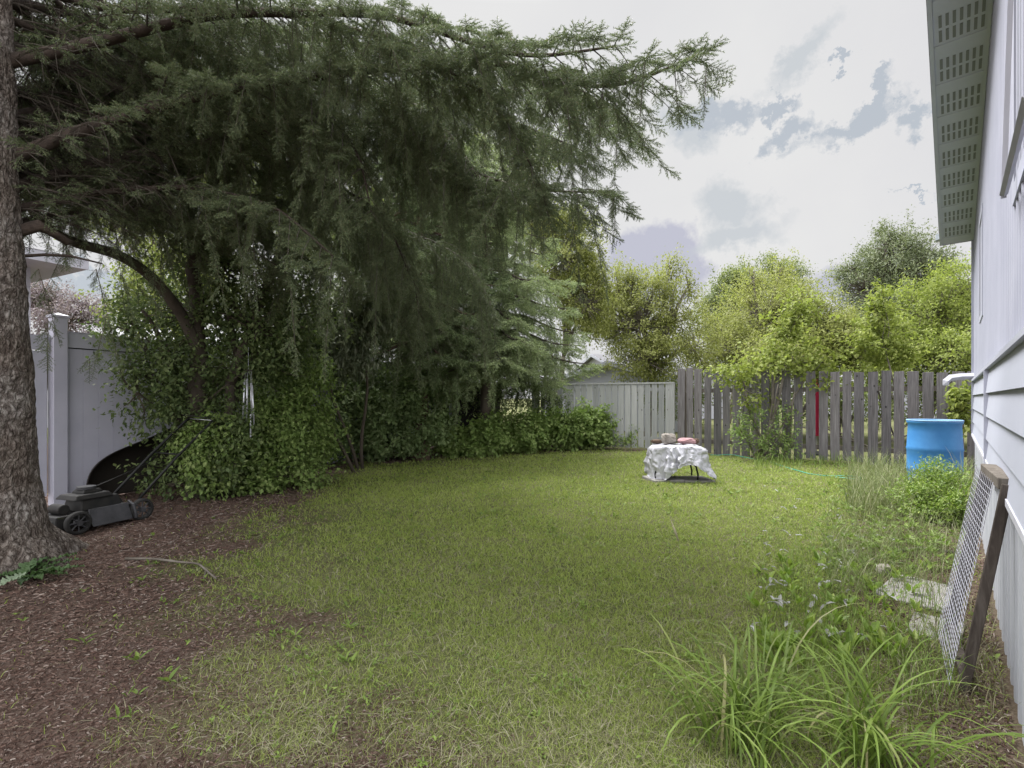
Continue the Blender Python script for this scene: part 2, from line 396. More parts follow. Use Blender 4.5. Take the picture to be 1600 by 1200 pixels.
# ------------------------------------------------------------------ house on the right (wall plane a = .19)
D_ = np.array([.6717, .7407, 0]); N_ = np.array([.7407, -.6717, 0])
HM = np.eye(4); HM[:3, 0] = D_; HM[:3, 1] = -N_; HM[:3, 2] = (0, 0, 1)      # local x = along wall away, y = out of the wall towards the yard
A0 = .19; HM[:3, 3] = N_ * A0
T0, T1 = 1.62, 7.95
house = thing('house', 'pale lavender grey bungalow with ribbed metal siding filling the right edge', 'house', HM[:3, 3] + D_ * 4.8)
M_side = noisy_mat('siding_upper', (.37, .38, .46), (.44, .45, .53), 2.2, .5, spec=.35)
M_lap = noisy_mat('siding_lap', (.36, .375, .445), (.41, .425, .50), 1.2, .6, .05, 160, spec=.3)
M_found = noisy_mat('foundation_sheet', (.33, .34, .38), (.45, .46, .50), 5, .6, spec=.3, stretch=(1, 1, .3))
M_soffit = noisy_mat('soffit_metal', (.52, .56, .60), (.57, .61, .65), 3, .6)
M_slot = mat('soffit_slots', (.24, .26, .24), .8)
M_roof = noisy_mat('asphalt_shingles', (.10, .10, .105), (.20, .195, .19), 14, .95, .5, 90)
M_glass = mat('window_glass', (.03, .035, .04), .06, 0, .6)
def rake(t): return 3.63 + (t - 4.57) * (3.14 - 3.63) / (7.95 - 4.57)
# upper ribbed wall: profile extruded vertically; top follows the rake
h = MB(); W_ = []
t = T0
while t < T1 - 1e-6:
    e = min(t + .10, T1)
    for a, o in ((t, 0.0), (t + .072, 0.0), (t + .080, .009), (min(t + .094, e), .009)):
        if a < e: W_.append((a, o))
    t = e
W_.append((T1, 0.0)); W_ = np.array(W_)
bot = np.stack([W_[:, 0], W_[:, 1], np.full(len(W_), 1.452)], -1); top = np.stack([W_[:, 0], W_[:, 1], rake(W_[:, 0]) + .02], -1)
v = np.concatenate([bot, top]); q = len(W_); i = np.arange(q - 1)
h.add(xf(HM, v), np.stack([i + 1, i, i + q, i + q + 1], -1))
zt0, zt1 = rake(T0) + .02, rake(T1) + .02
bk = -7.5
h.faces(xf(HM, np.array([[T1, 0, 0.], [T1, bk, 0], [T1, bk, zt1], [T1, 0, zt1], [T0, 0, 0], [T0, bk, 0], [T0, bk, zt0], [T0, 0, zt0]])), [[0, 3, 2, 1], [4, 5, 6, 7], [1, 2, 6, 5]])
h.build('wall', M_side, house)
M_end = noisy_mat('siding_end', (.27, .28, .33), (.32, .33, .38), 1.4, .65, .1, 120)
h = MB()
for k_ in range(24):                                    # lap boards on the near end wall
    z0, z1 = .10 + k_ * .165, .265 + k_ * .165
    if z0 > rake(T0) - .02: break
    z1 = min(z1, rake(T0)); v = np.array([[T0 - p, y_, z_] for y_ in (-.004, bk) for p, z_ in ((.004, z1), (.022, z0), (.001, z0))])
    h.faces(xf(HM, v), [[0, 3, 4, 1], [1, 4, 5, 2], [0, 1, 2], [3, 5, 4]])
h.build('end_siding', M_end, house)
# lap siding boards
h = MB()
def lap(t0, t1, edges, off):
    for z1, z0 in zip(edges[:-1], edges[1:]):
        pr = [(0.004 + off, z1), (0.020 + off, z0), (0.0, z0)]
        v = np.array([[tt, p, z] for tt in (t0, t1) for p, z in pr])
        h.faces(xf(HM, v), [[0, 3, 4, 1], [1, 4, 5, 2], [0, 1, 2], [3, 5, 4]])
lap(T0, 4.655, [1.445, 1.285, 1.125, .97, .83], .004)
lap(4.695, T1, [1.445, 1.285, 1.125, .97, .83], .0)
h.build('lap_siding', M_lap, house)
h = MB(); h.box((T0, 0, 1.445), (T1, .030, 1.468), HM); h.box((4.655, 0, .80), (4.695, .034, 1.444), HM); h.box((T1 - .002, -.03, .80), (T1 + .012, .030, rake(T1)), HM)
h.build('trim', M_side, house)
h = MB(); W2 = []
t = T0
while t < T1: W2 += [(t, -.012), (t + .05, -.012), (t + .065, .002), (t + .11, .002), (t + .125, -.012)]; t += .17
W2 = np.array([w_ for w_ in W2 if w_[0] <= T1]); q = len(W2); i = np.arange(q - 1)
v = np.concatenate([np.stack([W2[:, 0], W2[:, 1] - .0, np.full(q, -.1)], -1), np.stack([W2[:, 0], W2[:, 1], np.full(q, .829)], -1)])
h.add(xf(HM, v), np.stack([i + 1, i, i + q, i + q + 1], -1)); h.build('foundation', M_found, house)
h = MB(); h.box((3.0, .004, .775), (4.9, .03, .80), HM); h.box((T0, .003, .80), (T1, .0295, .829), HM); h.build('starter_strip', M_white, house)
# roof with soffit
ov = .30
def slope_box(mb, t0, t1, y0, y1, dz0, dz1):
    v = []
    for t_ in (t0, t1):
        for y_ in (y0, y1): v += [[t_, y_, rake(t_) + dz0], [t_, y_, rake(t_) + dz1]]
    mb.faces(xf(HM, np.array(v)), [[0, 4, 5, 1], [2, 3, 7, 6], [0, 2, 6, 4], [1, 5, 7, 3], [0, 1, 3, 2], [4, 6, 7, 5]])
h = MB(); slope_box(h, T0 - .2, T1 + .02, bk - .3, ov + .02, .13, .19); h.build('roof', M_roof, house)
h = MB(); slope_box(h, T0 - .2, T1 + .02, ov - .012, ov + .012, -.012, .13); slope_box(h, T1 + .0201, T1 + .035, -.3, ov + .012, -.012, .13); fa = h.build('fascia', M_soffit, house)
h = MB(); slope_box(h, T0 - .2, T1 + .02, -.02, ov - .0125, 0, .01)
t = T0 - .15
while t < T1 - .05:                                     # plain ribs between vented strips
    slope_box(h, t, t + .13, .012, ov - .014, -.006, -.0005); t += .42
slope_box(h, T0 - .2, T1 + .02, .0105, .028, -.014, -.007)
h.build('soffit', M_soffit, house)
h = MB(); t = T0 - .15
while t < T1 - .4:
    for r0 in (.150, .285):
        for k_ in range(7):
            y0 = .040 + k_ * .034; slope_box(h, t + r0, t + r0 + .105, y0, y0 + .016, -.0035, -.0005)
    t += .42
h.build('soffit_vents', M_slot, house)
h = MB(); h.box((T1 - .03, ov + .014, rake(T1) + .05), (T1 + .08, ov + .05, rake(T1) + .12), HM); h.build('gutter_end', M_soffit, house)
# near window with an opened awning sash
wn_ = MB(); t0, t1, z0, z1 = 1.75, 2.80, 2.02, 3.30
for a in ((t0, t0 + .07, z0, z1), (t1 - .07, t1, z0, z1), (t0 + .07, t1 - .07, z0, z0 + .07), (t0 + .07, t1 - .07, z1 - .07, z1)):
    wn_.box((a[0], .002, a[2]), (a[1], .014, a[3]), HM)
wf = wn_.build('window', M_side, house)
MB().box((t0 + .07, -.03, z0 + .07), (t1 - .07, .006, z1 - .07), HM).build('pane', M_glass, wf).location = (0, 0, 0)
def sash_pt(t_, s_): return xf(HM, np.array([[t_, .018 + s_ * .030, z1 - .1 - s_ * 1.19]]))[0]
s_ = MB()
for tt in (1.80, 2.62): s_.tube([sash_pt(tt, 0), sash_pt(tt, 1)], .011, 4)
for ss in (0.01, .99): s_.tube([sash_pt(1.80, ss), sash_pt(2.62, ss)], .012, 4)
s_.build('open_sash', M_white, wf).location = (0, 0, 0)
wn_ = MB(); t0, t1, z0, z1 = 5.55, 6.15, 1.93, 2.85
for a in ((t0, t0 + .05, z0, z1), (t1 - .05, t1, z0, z1), (t0 + .05, t1 - .05, z0, z0 + .05), (t0 + .05, t1 - .05, z1 - .05, z1)):
    wn_.box((a[0], .002, a[2]), (a[1], .014, a[3]), HM)
wf = wn_.build('window', M_side, house)
MB().box((t0 + .05, -.03, z0 + .05), (t1 - .05, .006, z1 - .05), HM).build('pane', M_glass, wf).location = (0, 0, 0)
# downspout elbow at the far corner
e = MB(); c0 = xf(HM, np.array([[T1 - .05, .02, 1.50]]))[0]
pts = [c0 + (0.02, 0, .01), c0 + (-.12, .03, .005), c0 + (-.22, .05, -.01), c0 + (-.26, .06, -.05), c0 + (-.262, .06, -.10)]
e.tube(pts, .038, 4); e.build('downspout', M_white, house)

# ------------------------------------------------------------------ fences
def wood_mat(name, stops, streak=14):
    m = mat(name, rough=.9, spec=.15); n, l, b = nodes(m)
    gi = n.new('ShaderNodeNewGeometry'); t = n.new('ShaderNodeTexCoord')
    off = n.new('ShaderNodeVectorMath'); off.operation = 'SCALE'; cx = n.new('ShaderNodeCombineXYZ')
    for k_ in range(3): l.new(gi.outputs['Random Per Island'], cx.inputs[k_])
    l.new(cx.outputs[0], off.inputs[0]); off.inputs['Scale'].default_value = 37
    ad = n.new('ShaderNodeVectorMath'); ad.operation = 'ADD'; l.new(t.outputs['Object'], ad.inputs[0]); l.new(off.outputs[0], ad.inputs[1])
    mp = n.new('ShaderNodeMapping'); mp.inputs['Scale'].default_value = (streak * 2, streak * 2, 1.3); l.new(ad.outputs[0], mp.inputs[0])
    x = n.new('ShaderNodeTexNoise'); x.inputs['Scale'].default_value = 1.6; x.inputs['Detail'].default_value = 7; x.inputs['Roughness'].default_value = .65; x.inputs['Distortion'].default_value = .6
    l.new(mp.outputs[0], x.inputs['Vector'])
    r = ramp(n, stops); l.new(x.outputs[0], r.inputs[0])
    kn = n.new('ShaderNodeTexVoronoi'); kn.inputs['Scale'].default_value = 1.0; mp2 = n.new('ShaderNodeMapping'); mp2.inputs['Scale'].default_value = (7, 7, 4.5)
    l.new(ad.outputs[0], mp2.inputs[0]); l.new(mp2.outputs[0], kn.inputs['Vector'])
    rk = ramp(n, [(.06, (1, 1, 1)), (.13, (0, 0, 0))]); l.new(kn.outputs['Distance'], rk.inputs[0])
    c = mixc(n, l, rk.outputs[0], r.outputs[0], tuple(v * .45 for v in stops[0][1]))
    rb = ramp(n, [(0, (.72, .72, .72)), (1, (1.12, 1.1, 1.08))]); l.new(gi.outputs['Random Per Island'], rb.inputs[0])
    c = mixc(n, l, 1.0, c, rb.outputs[0], 'MULTIPLY')
    l.new(c, b.inputs['Base Color']); bump(n, l, b, x.outputs[0], .5, .01)
    return m
M_grey = wood_mat('weathered_boards', [(.28, (.095, .088, .092)), (.5, (.175, .166, .176)), (.72, (.27, .26, .275))])
M_rail = wood_mat('weathered_rails', [(.28, (.08, .07, .062)), (.5, (.14, .125, .11)), (.72, (.20, .18, .16))])
M_picket = wood_mat('painted_pickets', [(.25, (.30, .31, .315)), (.5, (.40, .41, .415)), (.72, (.46, .47, .475))])
M_darkwood = wood_mat('dark_wood', [(.28, (.028, .023, .020)), (.5, (.062, .052, .046)), (.72, (.11, .096, .088))])

# grey board fence
GA, GB = np.array([3.86, 11.3, 0]), np.array([8.75, 7.62, 0])
u = unit(GB - GA); nrm = np.array([-u[1], u[0], 0]); nrm = nrm if nrm[1] < 0 else -nrm    # towards the camera
FM = frame(GA, u); length = np.linalg.norm(GB - GA)
topz = lambda t_: np.interp(t_, [0, length * .66, length], [1.93, 1.72, 1.66])
sgn = 1 if np.dot(FM[:3, 1], nrm) > 0 else -1
fence = thing('board_fence', 'weathered grey board fence with gaps across the back right of the yard', 'fence', GA)
mbd = MB(); t = 0.0; r_ = np.random.default_rng(5)
while t < length:
    near = t > 2.2
    wd = r_.uniform(.14, .165); gap = r_.uniform(.035, .058) if near else r_.uniform(.025, .06)
    zt = topz(t) + r_.normal(0, .012); zb = .0 + r_.uniform(-.02, .05)
    tilt = r_.normal(0, .006); y0 = sgn * (.03 + r_.uniform(0, .006))
    v = np.array([[t, y0, zb], [t + wd, y0, zb], [t + wd + tilt, y0, zt + r_.normal(0, .004)], [t + tilt, y0, zt]])
    v2 = v + [0, sgn * .019, 0]; vv = np.concatenate([v, v2])
    mbd.add(xf(FM, vv), [[0, 1, 2, 3], [4, 7, 6, 5], [0, 4, 5, 1], [1, 5, 6, 2], [2, 6, 7, 3], [3, 7, 4, 0]])
    t += wd + gap
bevel(mbd.build('board_panel', M_grey, fence), .003)
for zz in (.28, 1.42):
    zr = MB(); zr.box((0, -sgn * .045, zz - .045), (length, sgn * .028, zz + .045), FM) if sgn > 0 else zr.box((0, sgn * .028, zz - .045), (length, -sgn * .045, zz + .045), FM)
    zr.build('rail', M_rail, fence)
for t in (0.06, 2.35, 4.7):
    p = MB(); a, b_ = sorted((-sgn * .14, -sgn * .048)); p.box((t, a, -.05), (t + .09, b_, topz(t) - .05), FM); p.build('post', M_rail, fence)

# cream picket gate / fence
PA = np.array([.55, 12.93, 0]); PB = np.array([3.80, 11.36, 0]); u = unit(PB - PA)
FM = frame(PA, u); sgn = -1 if FM[1, 1] > 0 else 1
pf = thing('picket_fence', 'low cream painted picket fence left of the grey boards', 'fence', PA)
length = np.linalg.norm(PB - PA); mbd = MB(); t = .09
def bx(mb, t0, t1, y0, y1, z0, z1):
    a, b_ = sorted((sgn * y0, sgn * y1)); mb.box((t0, a, z0), (t1, b_, z1), FM); return mb
while t < length - .12:
    if not (.88 < t < .99): bx(mbd, t, t + .128, .031, .050, .06 + r_.uniform(-.01, .01), 1.585)
    t += .158
bevel(mbd.build('picket_panel', M_picket, pf), .002)
bx(MB(), 0, length, -.02, .075, 1.588, 1.625).build('cap_rail', M_picket, pf)
bx(MB(), 0, length, -.012, .029, 1.42, 1.50).build('rail', M_picket, pf)
bx(MB(), 0, length, -.012, .029, .25, .33).build('rail', M_picket, pf)
for t in (0, .93, length - .10): bx(MB(), t, t + .10, -.06, .062, -.05, 1.586 if t != .93 else 1.5865).build('post', M_picket, pf)
br = MB(); a = xf(FM, np.array([[.55, sgn * .06, .72], [.95, sgn * .07, 1.35]])); br.tube(a, .03, 4); br.build('brace', M_picket, pf)

# tall white vinyl fence on the left
VA = np.array([-5.32, 5.70, 0]); u = np.array([.4472, .8944, 0]); VM = frame(VA, u); length = 8.3
vf = thing('vinyl_fence', 'tall white vinyl privacy fence behind the mower on the left', 'fence', VA)
def vb(t0, t1, y0, y1, z0, z1): return MB().box((t0, y0, z0), (t1, y1, z1), VM)
for k_ in range(5):
    t0 = k_ * 2.05; L0, L1 = t0 + .075, t0 + 1.975
    if L0 > length: break
    p = MB()
    for j in range(12):
        w0 = L0 + j * (L1 - L0) / 12; p.box((w0 + .0025, -.011, .14), (w0 + (L1 - L0) / 12 - .0025, .011, 1.838), VM)
    p.build('panel', M_vinyl, vf)
    vb(L0, L1, -.024, .024, 1.852, 2.03).build('rail', M_vinyl, vf)
    vb(L0, L1, -.030, .030, 2.031, 2.043).build('rail_cap', M_vinyl, vf)
    vb(L0, L1, -.024, .024, .02, .14).build('rail', M_vinyl, vf)
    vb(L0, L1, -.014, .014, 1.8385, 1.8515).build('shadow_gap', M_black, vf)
for k_ in range(5):
    t0 = k_ * 2.05
    po = bevel(vb(t0 - .068, t0 + .068, -.068, .068, -.05, 2.19).build('post', M_vinyl, vf), .006)
    cp = MB(); cp.box((t0 - .082, -.082, 2.19), (t0 + .082, .082, 2.215), VM)
    v = np.array([[t0 - .082, -.082, 2.215], [t0 + .082, -.082, 2.215], [t0 + .082, .082, 2.215], [t0 - .082, .082, 2.215], [t0, 0, 2.25]])
    cp.add(xf(VM, v), [[0, 1, 4], [1, 2, 4], [2, 3, 4], [3, 0, 4]])
    c_ = cp.build('post_cap', M_vinyl, po); c_.location = (0, 0, 0)
gt = thing('vinyl_gate', 'narrow white vinyl gate half hidden behind the big spruce trunk', 'gate', VA + u * -.6)
g_ = MB()
for j in range(7): g_.box((-1.22 + j * .16, -.011, .12), (-1.22 + j * .16 + .155, .011, 1.79), VM)
g_.build('panel', M_vinyl, gt)
MB().box((-1.22, -.026, 1.80), (-.10, .026, 1.97), VM).build('rail', M_vinyl, gt)
M_lat = noisy_mat('grey_steel', (.20, .21, .19), (.30, .30, .28), 12, .5, metallic=.4)
MB().box((-.135, .03, .15), (-.085, .075, 2.0), VM).build('latch_post', M_lat, gt)
MB().box((-.12, .076, 1.05), (-.08, .10, 1.22), VM).build('latch', M_black, gt)

# ------------------------------------------------------------------ neighbouring buildings
M_nwall = noisy_mat('neighbour_siding', (.36, .37, .43), (.41, .42, .48), 2, .7)
M_nwhite = noisy_mat('neighbour_white', (.40, .40, .46), (.45, .45, .51), 2, .6)
M_nroof = noisy_mat('neighbour_shingles', (.24, .24, .255), (.34, .34, .36), 3, .95, .4, 30)
M_nroof2 = noisy_mat('dark_shingles', (.10, .10, .11), (.17, .17, .18), 3, .95, .4, 30)
def gable(name, label, cx, cy, ang, w_, d_, hw, hr, mw, mr, ov=.35, door=None):
    """ridge runs along local x (length w_), gable ends at +-x"""
    T = thing(name, label, 'shed' if 'shed' in name or 'garage' in name else 'house', (cx, cy, 0))
    u_ = np.array([math.cos(R(ang)), math.sin(R(ang)), 0]); M = frame((cx, cy, 0), u_)
    a, b_ = w_ / 2, d_ / 2
    v = np.array([[-a, -b_, 0], [a, -b_, 0], [a, b_, 0], [-a, b_, 0], [-a, -b_, hw], [a, -b_, hw], [a, b_, hw], [-a, b_, hw], [-a, 0, hr], [a, 0, hr]])
    MB().faces(xf(M, v), [[0, 1, 5, 4], [2, 3, 7, 6], [1, 2, 6, 9, 5], [3, 0, 4, 8, 7]]).build('wall', mw, T)
    a2 = a + ov; k_ = (hr - hw) / b_; e_ = b_ + ov; th = .12
    rr = MB()
    for s_ in (-1, 1):
        v = []
        for xx in (-a2, a2):
            v += [[xx, 0, hr + .02], [xx, s_ * e_, hr - k_ * e_ + .02], [xx, s_ * e_, hr - k_ * e_ + th], [xx, 0, hr + th]]
        rr.faces(xf(M, np.array(v)), [[0, 1, 5, 4], [3, 7, 6, 2], [1, 2, 6, 5], [0, 3, 2, 1], [4, 5, 6, 7]])
    rf = rr.build('roof', mr, T)
    for s_ in (-1, 1):
        for xx in (-a2 - .03, a2 + .001):
            v = []
            for x_ in (xx, xx + .028): v += [[x_, 0, hr - .06], [x_, s_ * e_, hr - k_ * e_ - .06], [x_, s_ * e_, hr - k_ * e_ + .10], [x_, 0, hr + .10]]
            MB().faces(xf(M, np.array(v)), [[0, 1, 2, 3], [4, 7, 6, 5], [0, 4, 5, 1], [3, 2, 6, 7], [1, 5, 6, 2]]).build('fascia', M_nwall, rf)
    return T, M
# grey garage with its gable towards us, px 915..1015, y 568..600
Tg, Mg = gable('garage', 'small grey gabled garage behind the cream picket fence', 4.75, 21.5, 70, 6.0, 5.4, 1.75, 2.55, M_nwall, M_nroof)
gable('neighbour_house', 'neighbouring house with dark shingled roof behind the grey garage', 9.5, 32, 20, 9, 7, 2.6, 3.9, M_nwhite, M_nroof2)
gable('neighbour_house', 'distant white roofed house glimpsed over the board fence', 26, 33.0, -20, 7, 5, 2.2, 3.4, M_nwhite, M_nroof)
# house to the left behind the vinyl fence: white wall corner and wide white soffit
nl = thing('neighbour_house', 'white neighbouring house with wide white eave behind the left fence', 'house', (-11, 9, 0))
NM = frame((-9.4, 9.5, 0), (.4472, .8944, 0))
sd_ = MB()
for j in range(20): sd_.faces(xf(NM, np.array([[-5, 0.0, j * .19], [0, 0, j * .19], [0, .012, j * .19 + .19], [-5, .012, j * .19 + .19], [0, 6, j * .19], [0, 6, j * .19 + .19]])), [[0, 1, 2, 3], [1, 4, 5, 2]])
sd_.build('wall', M_nwhite, nl)
MB().box((-5.6, -.75, 3.81), (.6, 6.5, 3.86), NM).build('soffit', M_nwhite, nl)
MB().box((-5.6, -.79, 3.80), (.6, -.751, 4.0), NM).build('fascia', M_nwhite, nl)
ro = MB(); ro.faces(xf(NM, np.array([[-5.6, -.8, 4.0], [.65, -.8, 4.0], [.65, 3, 5.0], [-5.6, 3, 5.0], [.65, 6.6, 4.0], [-5.6, 6.6, 4.0]])), [[0, 1, 2, 3], [3, 2, 4, 5], [1, 4, 2], [0, 3, 5]]); ro.build('roof', M_nroof2, nl)
Tn, Mn = gable('neighbour_house', 'low house with pale grey shingle roof beyond the vinyl fence', -13.5, 24.5, 5, 15, 7, 2.6, 4.55, M_nwhite, M_nroof)
# dark playhouse at the fence corner
M_dk = noisy_mat('dark_stained_wood', (.035, .033, .032), (.07, .066, .062), 8, .9)
ps = thing('garden_shed', 'dark little shed with a pale lean-to roof behind the shrubs', 'shed', (-1.5, 12.6, 0))
SM = frame((-1.95, 12.6, 0), (.96, -.28, 0))
MB().faces(xf(SM, np.array([[0, 0, 0], [1.35, 0, 0], [1.35, 1.2, 0], [0, 1.2, 0], [0, 0, 1.80], [1.35, 0, 1.52], [1.35, 1.2, 1.52], [0, 1.2, 1.80]])), [[0, 1, 5, 4], [1, 2, 6, 5], [2, 3, 7, 6], [3, 0, 4, 7]]).build('wall', M_dk, ps)
v = []
for x_, z_ in ((-.2, 1.86), (1.5, 1.51)):
    for y_ in (-.2, 1.4): v += [[x_, y_, z_], [x_, y_, z_ + .06]]
MB().faces(xf(SM, np.array(v)), [[0, 4, 5, 1], [2, 3, 7, 6], [0, 2, 6, 4], [1, 5, 7, 3], [0, 1, 3, 2], [4, 6, 7, 5]]).build('roof', M_nroof, ps)
MB().box((.35, -.012, .0), (.42, .0, 1.62), SM).build('corner_board', M_nwall, ps)

# ------------------------------------------------------------------ closed red parasol seen through the gaps, blue bucket
M_red = noisy_mat('red_canvas', (.34, .012, .05), (.42, .02, .07), 6, .8)
c0 = np.array([6.72, 10.75, 0]); pr = thing('parasol', 'folded red garden parasol seen through gaps in the board fence', 'parasol', c0)
z = np.linspace(.42, 1.85, 14); th = np.arange(24) / 24 * 6.283
rad = np.interp(z, [.42, .6, 1.55, 1.85], [.15, .16, .14, .03])[:, None] * (1 + .18 * np.cos(th * 8))[None]
v = np.stack([c0[0] + rad * np.cos(th), c0[1] + rad * np.sin(th), np.repeat(z[:, None], 24, 1)], -1)
i = np.arange(13)[:, None] * 24; j = np.arange(24)[None]; j2 = (j + 1) % 24
MB().add(v.reshape(-1, 3), np.stack([i + j, i + j2, i + 24 + j2, i + 24 + j], -1).reshape(-1, 4)).build('canopy', M_red, pr, True)
MB().tube([c0, c0 + (0, 0, 1.92)], .02, 8).build('pole', M_lat, pr)
MB().tube([c0, c0 + (0, 0, .04), c0 + (0, 0, .08)], [.24, .22, .05], 16).build('base', M_black, pr)
M_blue = noisy_mat('blue_plastic', (.035, .18, .46), (.06, .25, .54), 5, .6, spec=.5)

# ------------------------------------------------------------------ blue barrel
bc = np.array([5.66, 6.52, 0])
barrel = thing('rain_barrel', 'bright blue open plastic barrel at the corner of the house', 'barrel', bc)
prof = [(0, .25), (.02, .268), (.20, .282), (.28, .288), (.30, .296), (.33, .288), (.55, .290), (.57, .298), (.60, .290), (.80, .280), (.90, .276), (.918, .290), (.945, .293), (.95, .285), (.95, .272), (.90, .268), (.3, .27), (.05, .25)]
th = np.arange(48) / 48 * 6.2832; v = np.array([[bc[0] + r0 * math.cos(a_), bc[1] + r0 * math.sin(a_), z_] for z_, r0 in prof for a_ in th])
i = np.arange(len(prof) - 1)[:, None] * 48; j = np.arange(48)[None]; j2 = (j + 1) % 48
b_ = MB().add(v, np.stack([i + j, i + j2, i + 48 + j2, i + 48 + j], -1).reshape(-1, 4)); b_.G.append(np.arange(48)[::-1] + (len(prof) - 1) * 48)
b_.build('body', M_blue, barrel, True)
M_rim = noisy_mat('faded_blue_rim', (.16, .30, .55), (.25, .40, .62), 9, .5)
tt = np.arange(49) / 48 * 6.2832; MB().tube(np.stack([bc[0] + .287 * np.cos(tt), bc[1] + .287 * np.sin(tt), np.full(49, .951)], -1), .011, 6, False).build('rim', M_rim, barrel, True)

# ------------------------------------------------------------------ foil covered table on slabs
tc_ = np.array([2.50, 7.42, 0])
M_slab = noisy_mat('concrete', (.19, .18, .17), (.28, .27, .255), 12, .95, .4, 90)
def slab(cx, cy, ang, sx, sy, th_, label, z0=-.01, group=None):
    M = frame((cx, cy, gz(np.array([cx]), np.array([cy]))[0] + z0), (math.cos(R(ang)), math.sin(R(ang)), 0))
    k_ = 9; xs = np.linspace(-sx / 2, sx / 2, k_); b_ = MB(); b_.box((-sx / 2, -sy / 2, 0), (sx / 2, sy / 2, th_), M)
    o = b_.build('paving_slab', M_slab); bevel(o, .008, 2); return tag(o, label, 'paving slab', group)
slab(tc_[0] - .22, tc_[1] - .05, 8, .46, .46, .045, 'grey concrete slab under the left half of the foil covered table')
slab(tc_[0] + .26, tc_[1] - .03, 3, .46, .46, .045, 'grey concrete slab under the right half of the foil covered table')
table = thing('garden_table', 'low table draped in crumpled silver foil standing on slabs in the lawn', 'table', tc_)
M_foil = mat('silver_foil', (.50, .50, .53), .45, .35); n, l, b = nodes(M_foil)
b.inputs['Base Color'].default_value = (.50, .50, .54, 1)
x1 = noise(n, l, 18, 8, .75); x1.inputs['Distortion'].default_value = 1.2
bump(n, l, b, x1.outputs[0], .4, .015)
K = 240; th = np.arange(K) / K * 2 * np.pi
def rect_r(a): # rounded rectangle half sizes
    c_, s_ = np.abs(np.cos(a)), np.abs(np.sin(a)); return 1 / ((c_ / .39) ** 5 + (s_ / .25) ** 5) ** .2
TM = frame(tc_, (math.cos(R(-8)), math.sin(R(-8)), 0))
Hh = .535; rings = []
for f_ in (0.02, .3, .55, .75, .9, .97):
    rr = rect_r(th) * f_; rings.append(np.stack([rr * np.cos(th), rr * np.sin(th), np.full(K, Hh) - .01 * (f_ > .95) - .055 * np.abs(rr * np.cos(th) / .45) ** 3], -1))
# hang length round the edge: long on the left, a gap at the front where the frame shows, ragged right
deg = np.degrees(th)
hang = np.interp(deg, [0, 30, 90, 150, 172, 215, 232, 238, 262, 290, 302, 318, 332, 345, 360], [.34, .28, .22, .38, .49, .495, .495, .47, .33, .27, .26, .33, .43, .40, .34])
for q_ in np.linspace(.06, 1, 26):
    out_ = .02 + .10 * q_ * (.5 + vnoise(np.stack([np.cos(th), np.sin(th), np.full(K, q_ * .5)], -1), 4.5)) + .035 * q_ * np.sin(th * 17 + 3 * np.sin(th * 3))
    rr = rect_r(th) + out_ * np.where((deg > 160) & (deg < 235), .25, .8)
    rings.append(np.stack([rr * np.cos(th), rr * np.sin(th), Hh - .055 * np.minimum(np.abs(rr * np.cos(th) / .45), 1) ** 3 - hang * q_ * (1 - .03 * np.sin(th * 9))], -1))
V = np.array(rings); rdg = lambda p, f_: np.abs(vnoise(p, f_) - .5) * 2; jit = np.stack([.4 - rdg(V + 9.1 * k_, 9.) for k_ in range(3)], -1) * .045 + np.stack([.4 - rdg(V + 5.1 * k_, 22.) for k_ in range(3)], -1) * .020 + np.stack([.4 - rdg(V + 2.1 * k_, 47.) for k_ in range(3)], -1) * .006
jit[:6] *= [.3, .3, .7]; V = V + jit; V[..., 2] = np.maximum(V[..., 2], .05)
i = np.arange(len(rings) - 1)[:, None] * K; j = np.arange(K)[None]; j2 = (j + 1) % K
f_ = MB().add(xf(TM, V.reshape(-1, 3)), np.stack([i + j, i + j2, i + K + j2, i + K + j], -1).reshape(-1, 4)); f_.G.append(np.arange(K)[::-1])
fo = f_.build('foil_cover', M_foil, table, True)
MB().box((-.33, -.22, Hh - .07), (.33, .22, Hh - .055), TM).build('tabletop', M_lat, table)
for sx in (-.33, .27):
    for sy in (-.21, .19):
        p0 = np.array([sx * .62, sy, .30]); pts = [p0 + (-.02 * np.sign(sx), 0, .22), p0, np.array([sx * .92, sy, .24]), np.array([sx * 1.02, sy, .12]), np.array([sx * 1.0, sy, .045])]
        MB().tube(xf(TM, np.array(pts)), .013, 8).build('leg', M_black, table, True)
MB().tube(xf(TM, np.array([[-.2, -.21, .29], [.17, -.21, .29]])), .011, 8).build('stretcher', M_black, table, True)
def rock(name, label, c, s, m, seed, cat='rock', flat=.8):
    r2 = np.random.default_rng(seed); nu, nv = 20, 12
    uu, vv = np.meshgrid(np.arange(nu) / nu * 6.2832, np.linspace(0, np.pi, nv)); p = np.stack([np.cos(uu) * np.sin(vv), np.sin(uu) * np.sin(vv), np.cos(vv)], -1)
    p = np.sign(p) * np.abs(p) ** flat; p *= (1 + (fbm(p + seed, 1.6, 3)[..., None] - .45) * 1.0)
    v = p * s + c; v[..., 2] -= v[..., 2].min() - (c[2] - s[2] * .9)
    i = np.arange(nv - 1)[:, None] * nu; j = np.arange(nu)[None]; j2 = (j + 1) % nu
    return tag(MB().add(v.reshape(-1, 3), np.stack([i + j, i + j2, i + nu + j2, i + nu + j], -1).reshape(-1, 4)).build(name, m), label, cat)
M_pink = noisy_mat('pink_stone', (.28, .16, .17), (.36, .22, .23), 16, .9, .4, 120)
M_gstone = noisy_mat('brown_grey_stone', (.17, .15, .13), (.34, .31, .28), 14, .95, .6, 90)
q_ = lambda x_, y_, z_: xf(TM, np.array([[x_, y_, z_]]))[0]
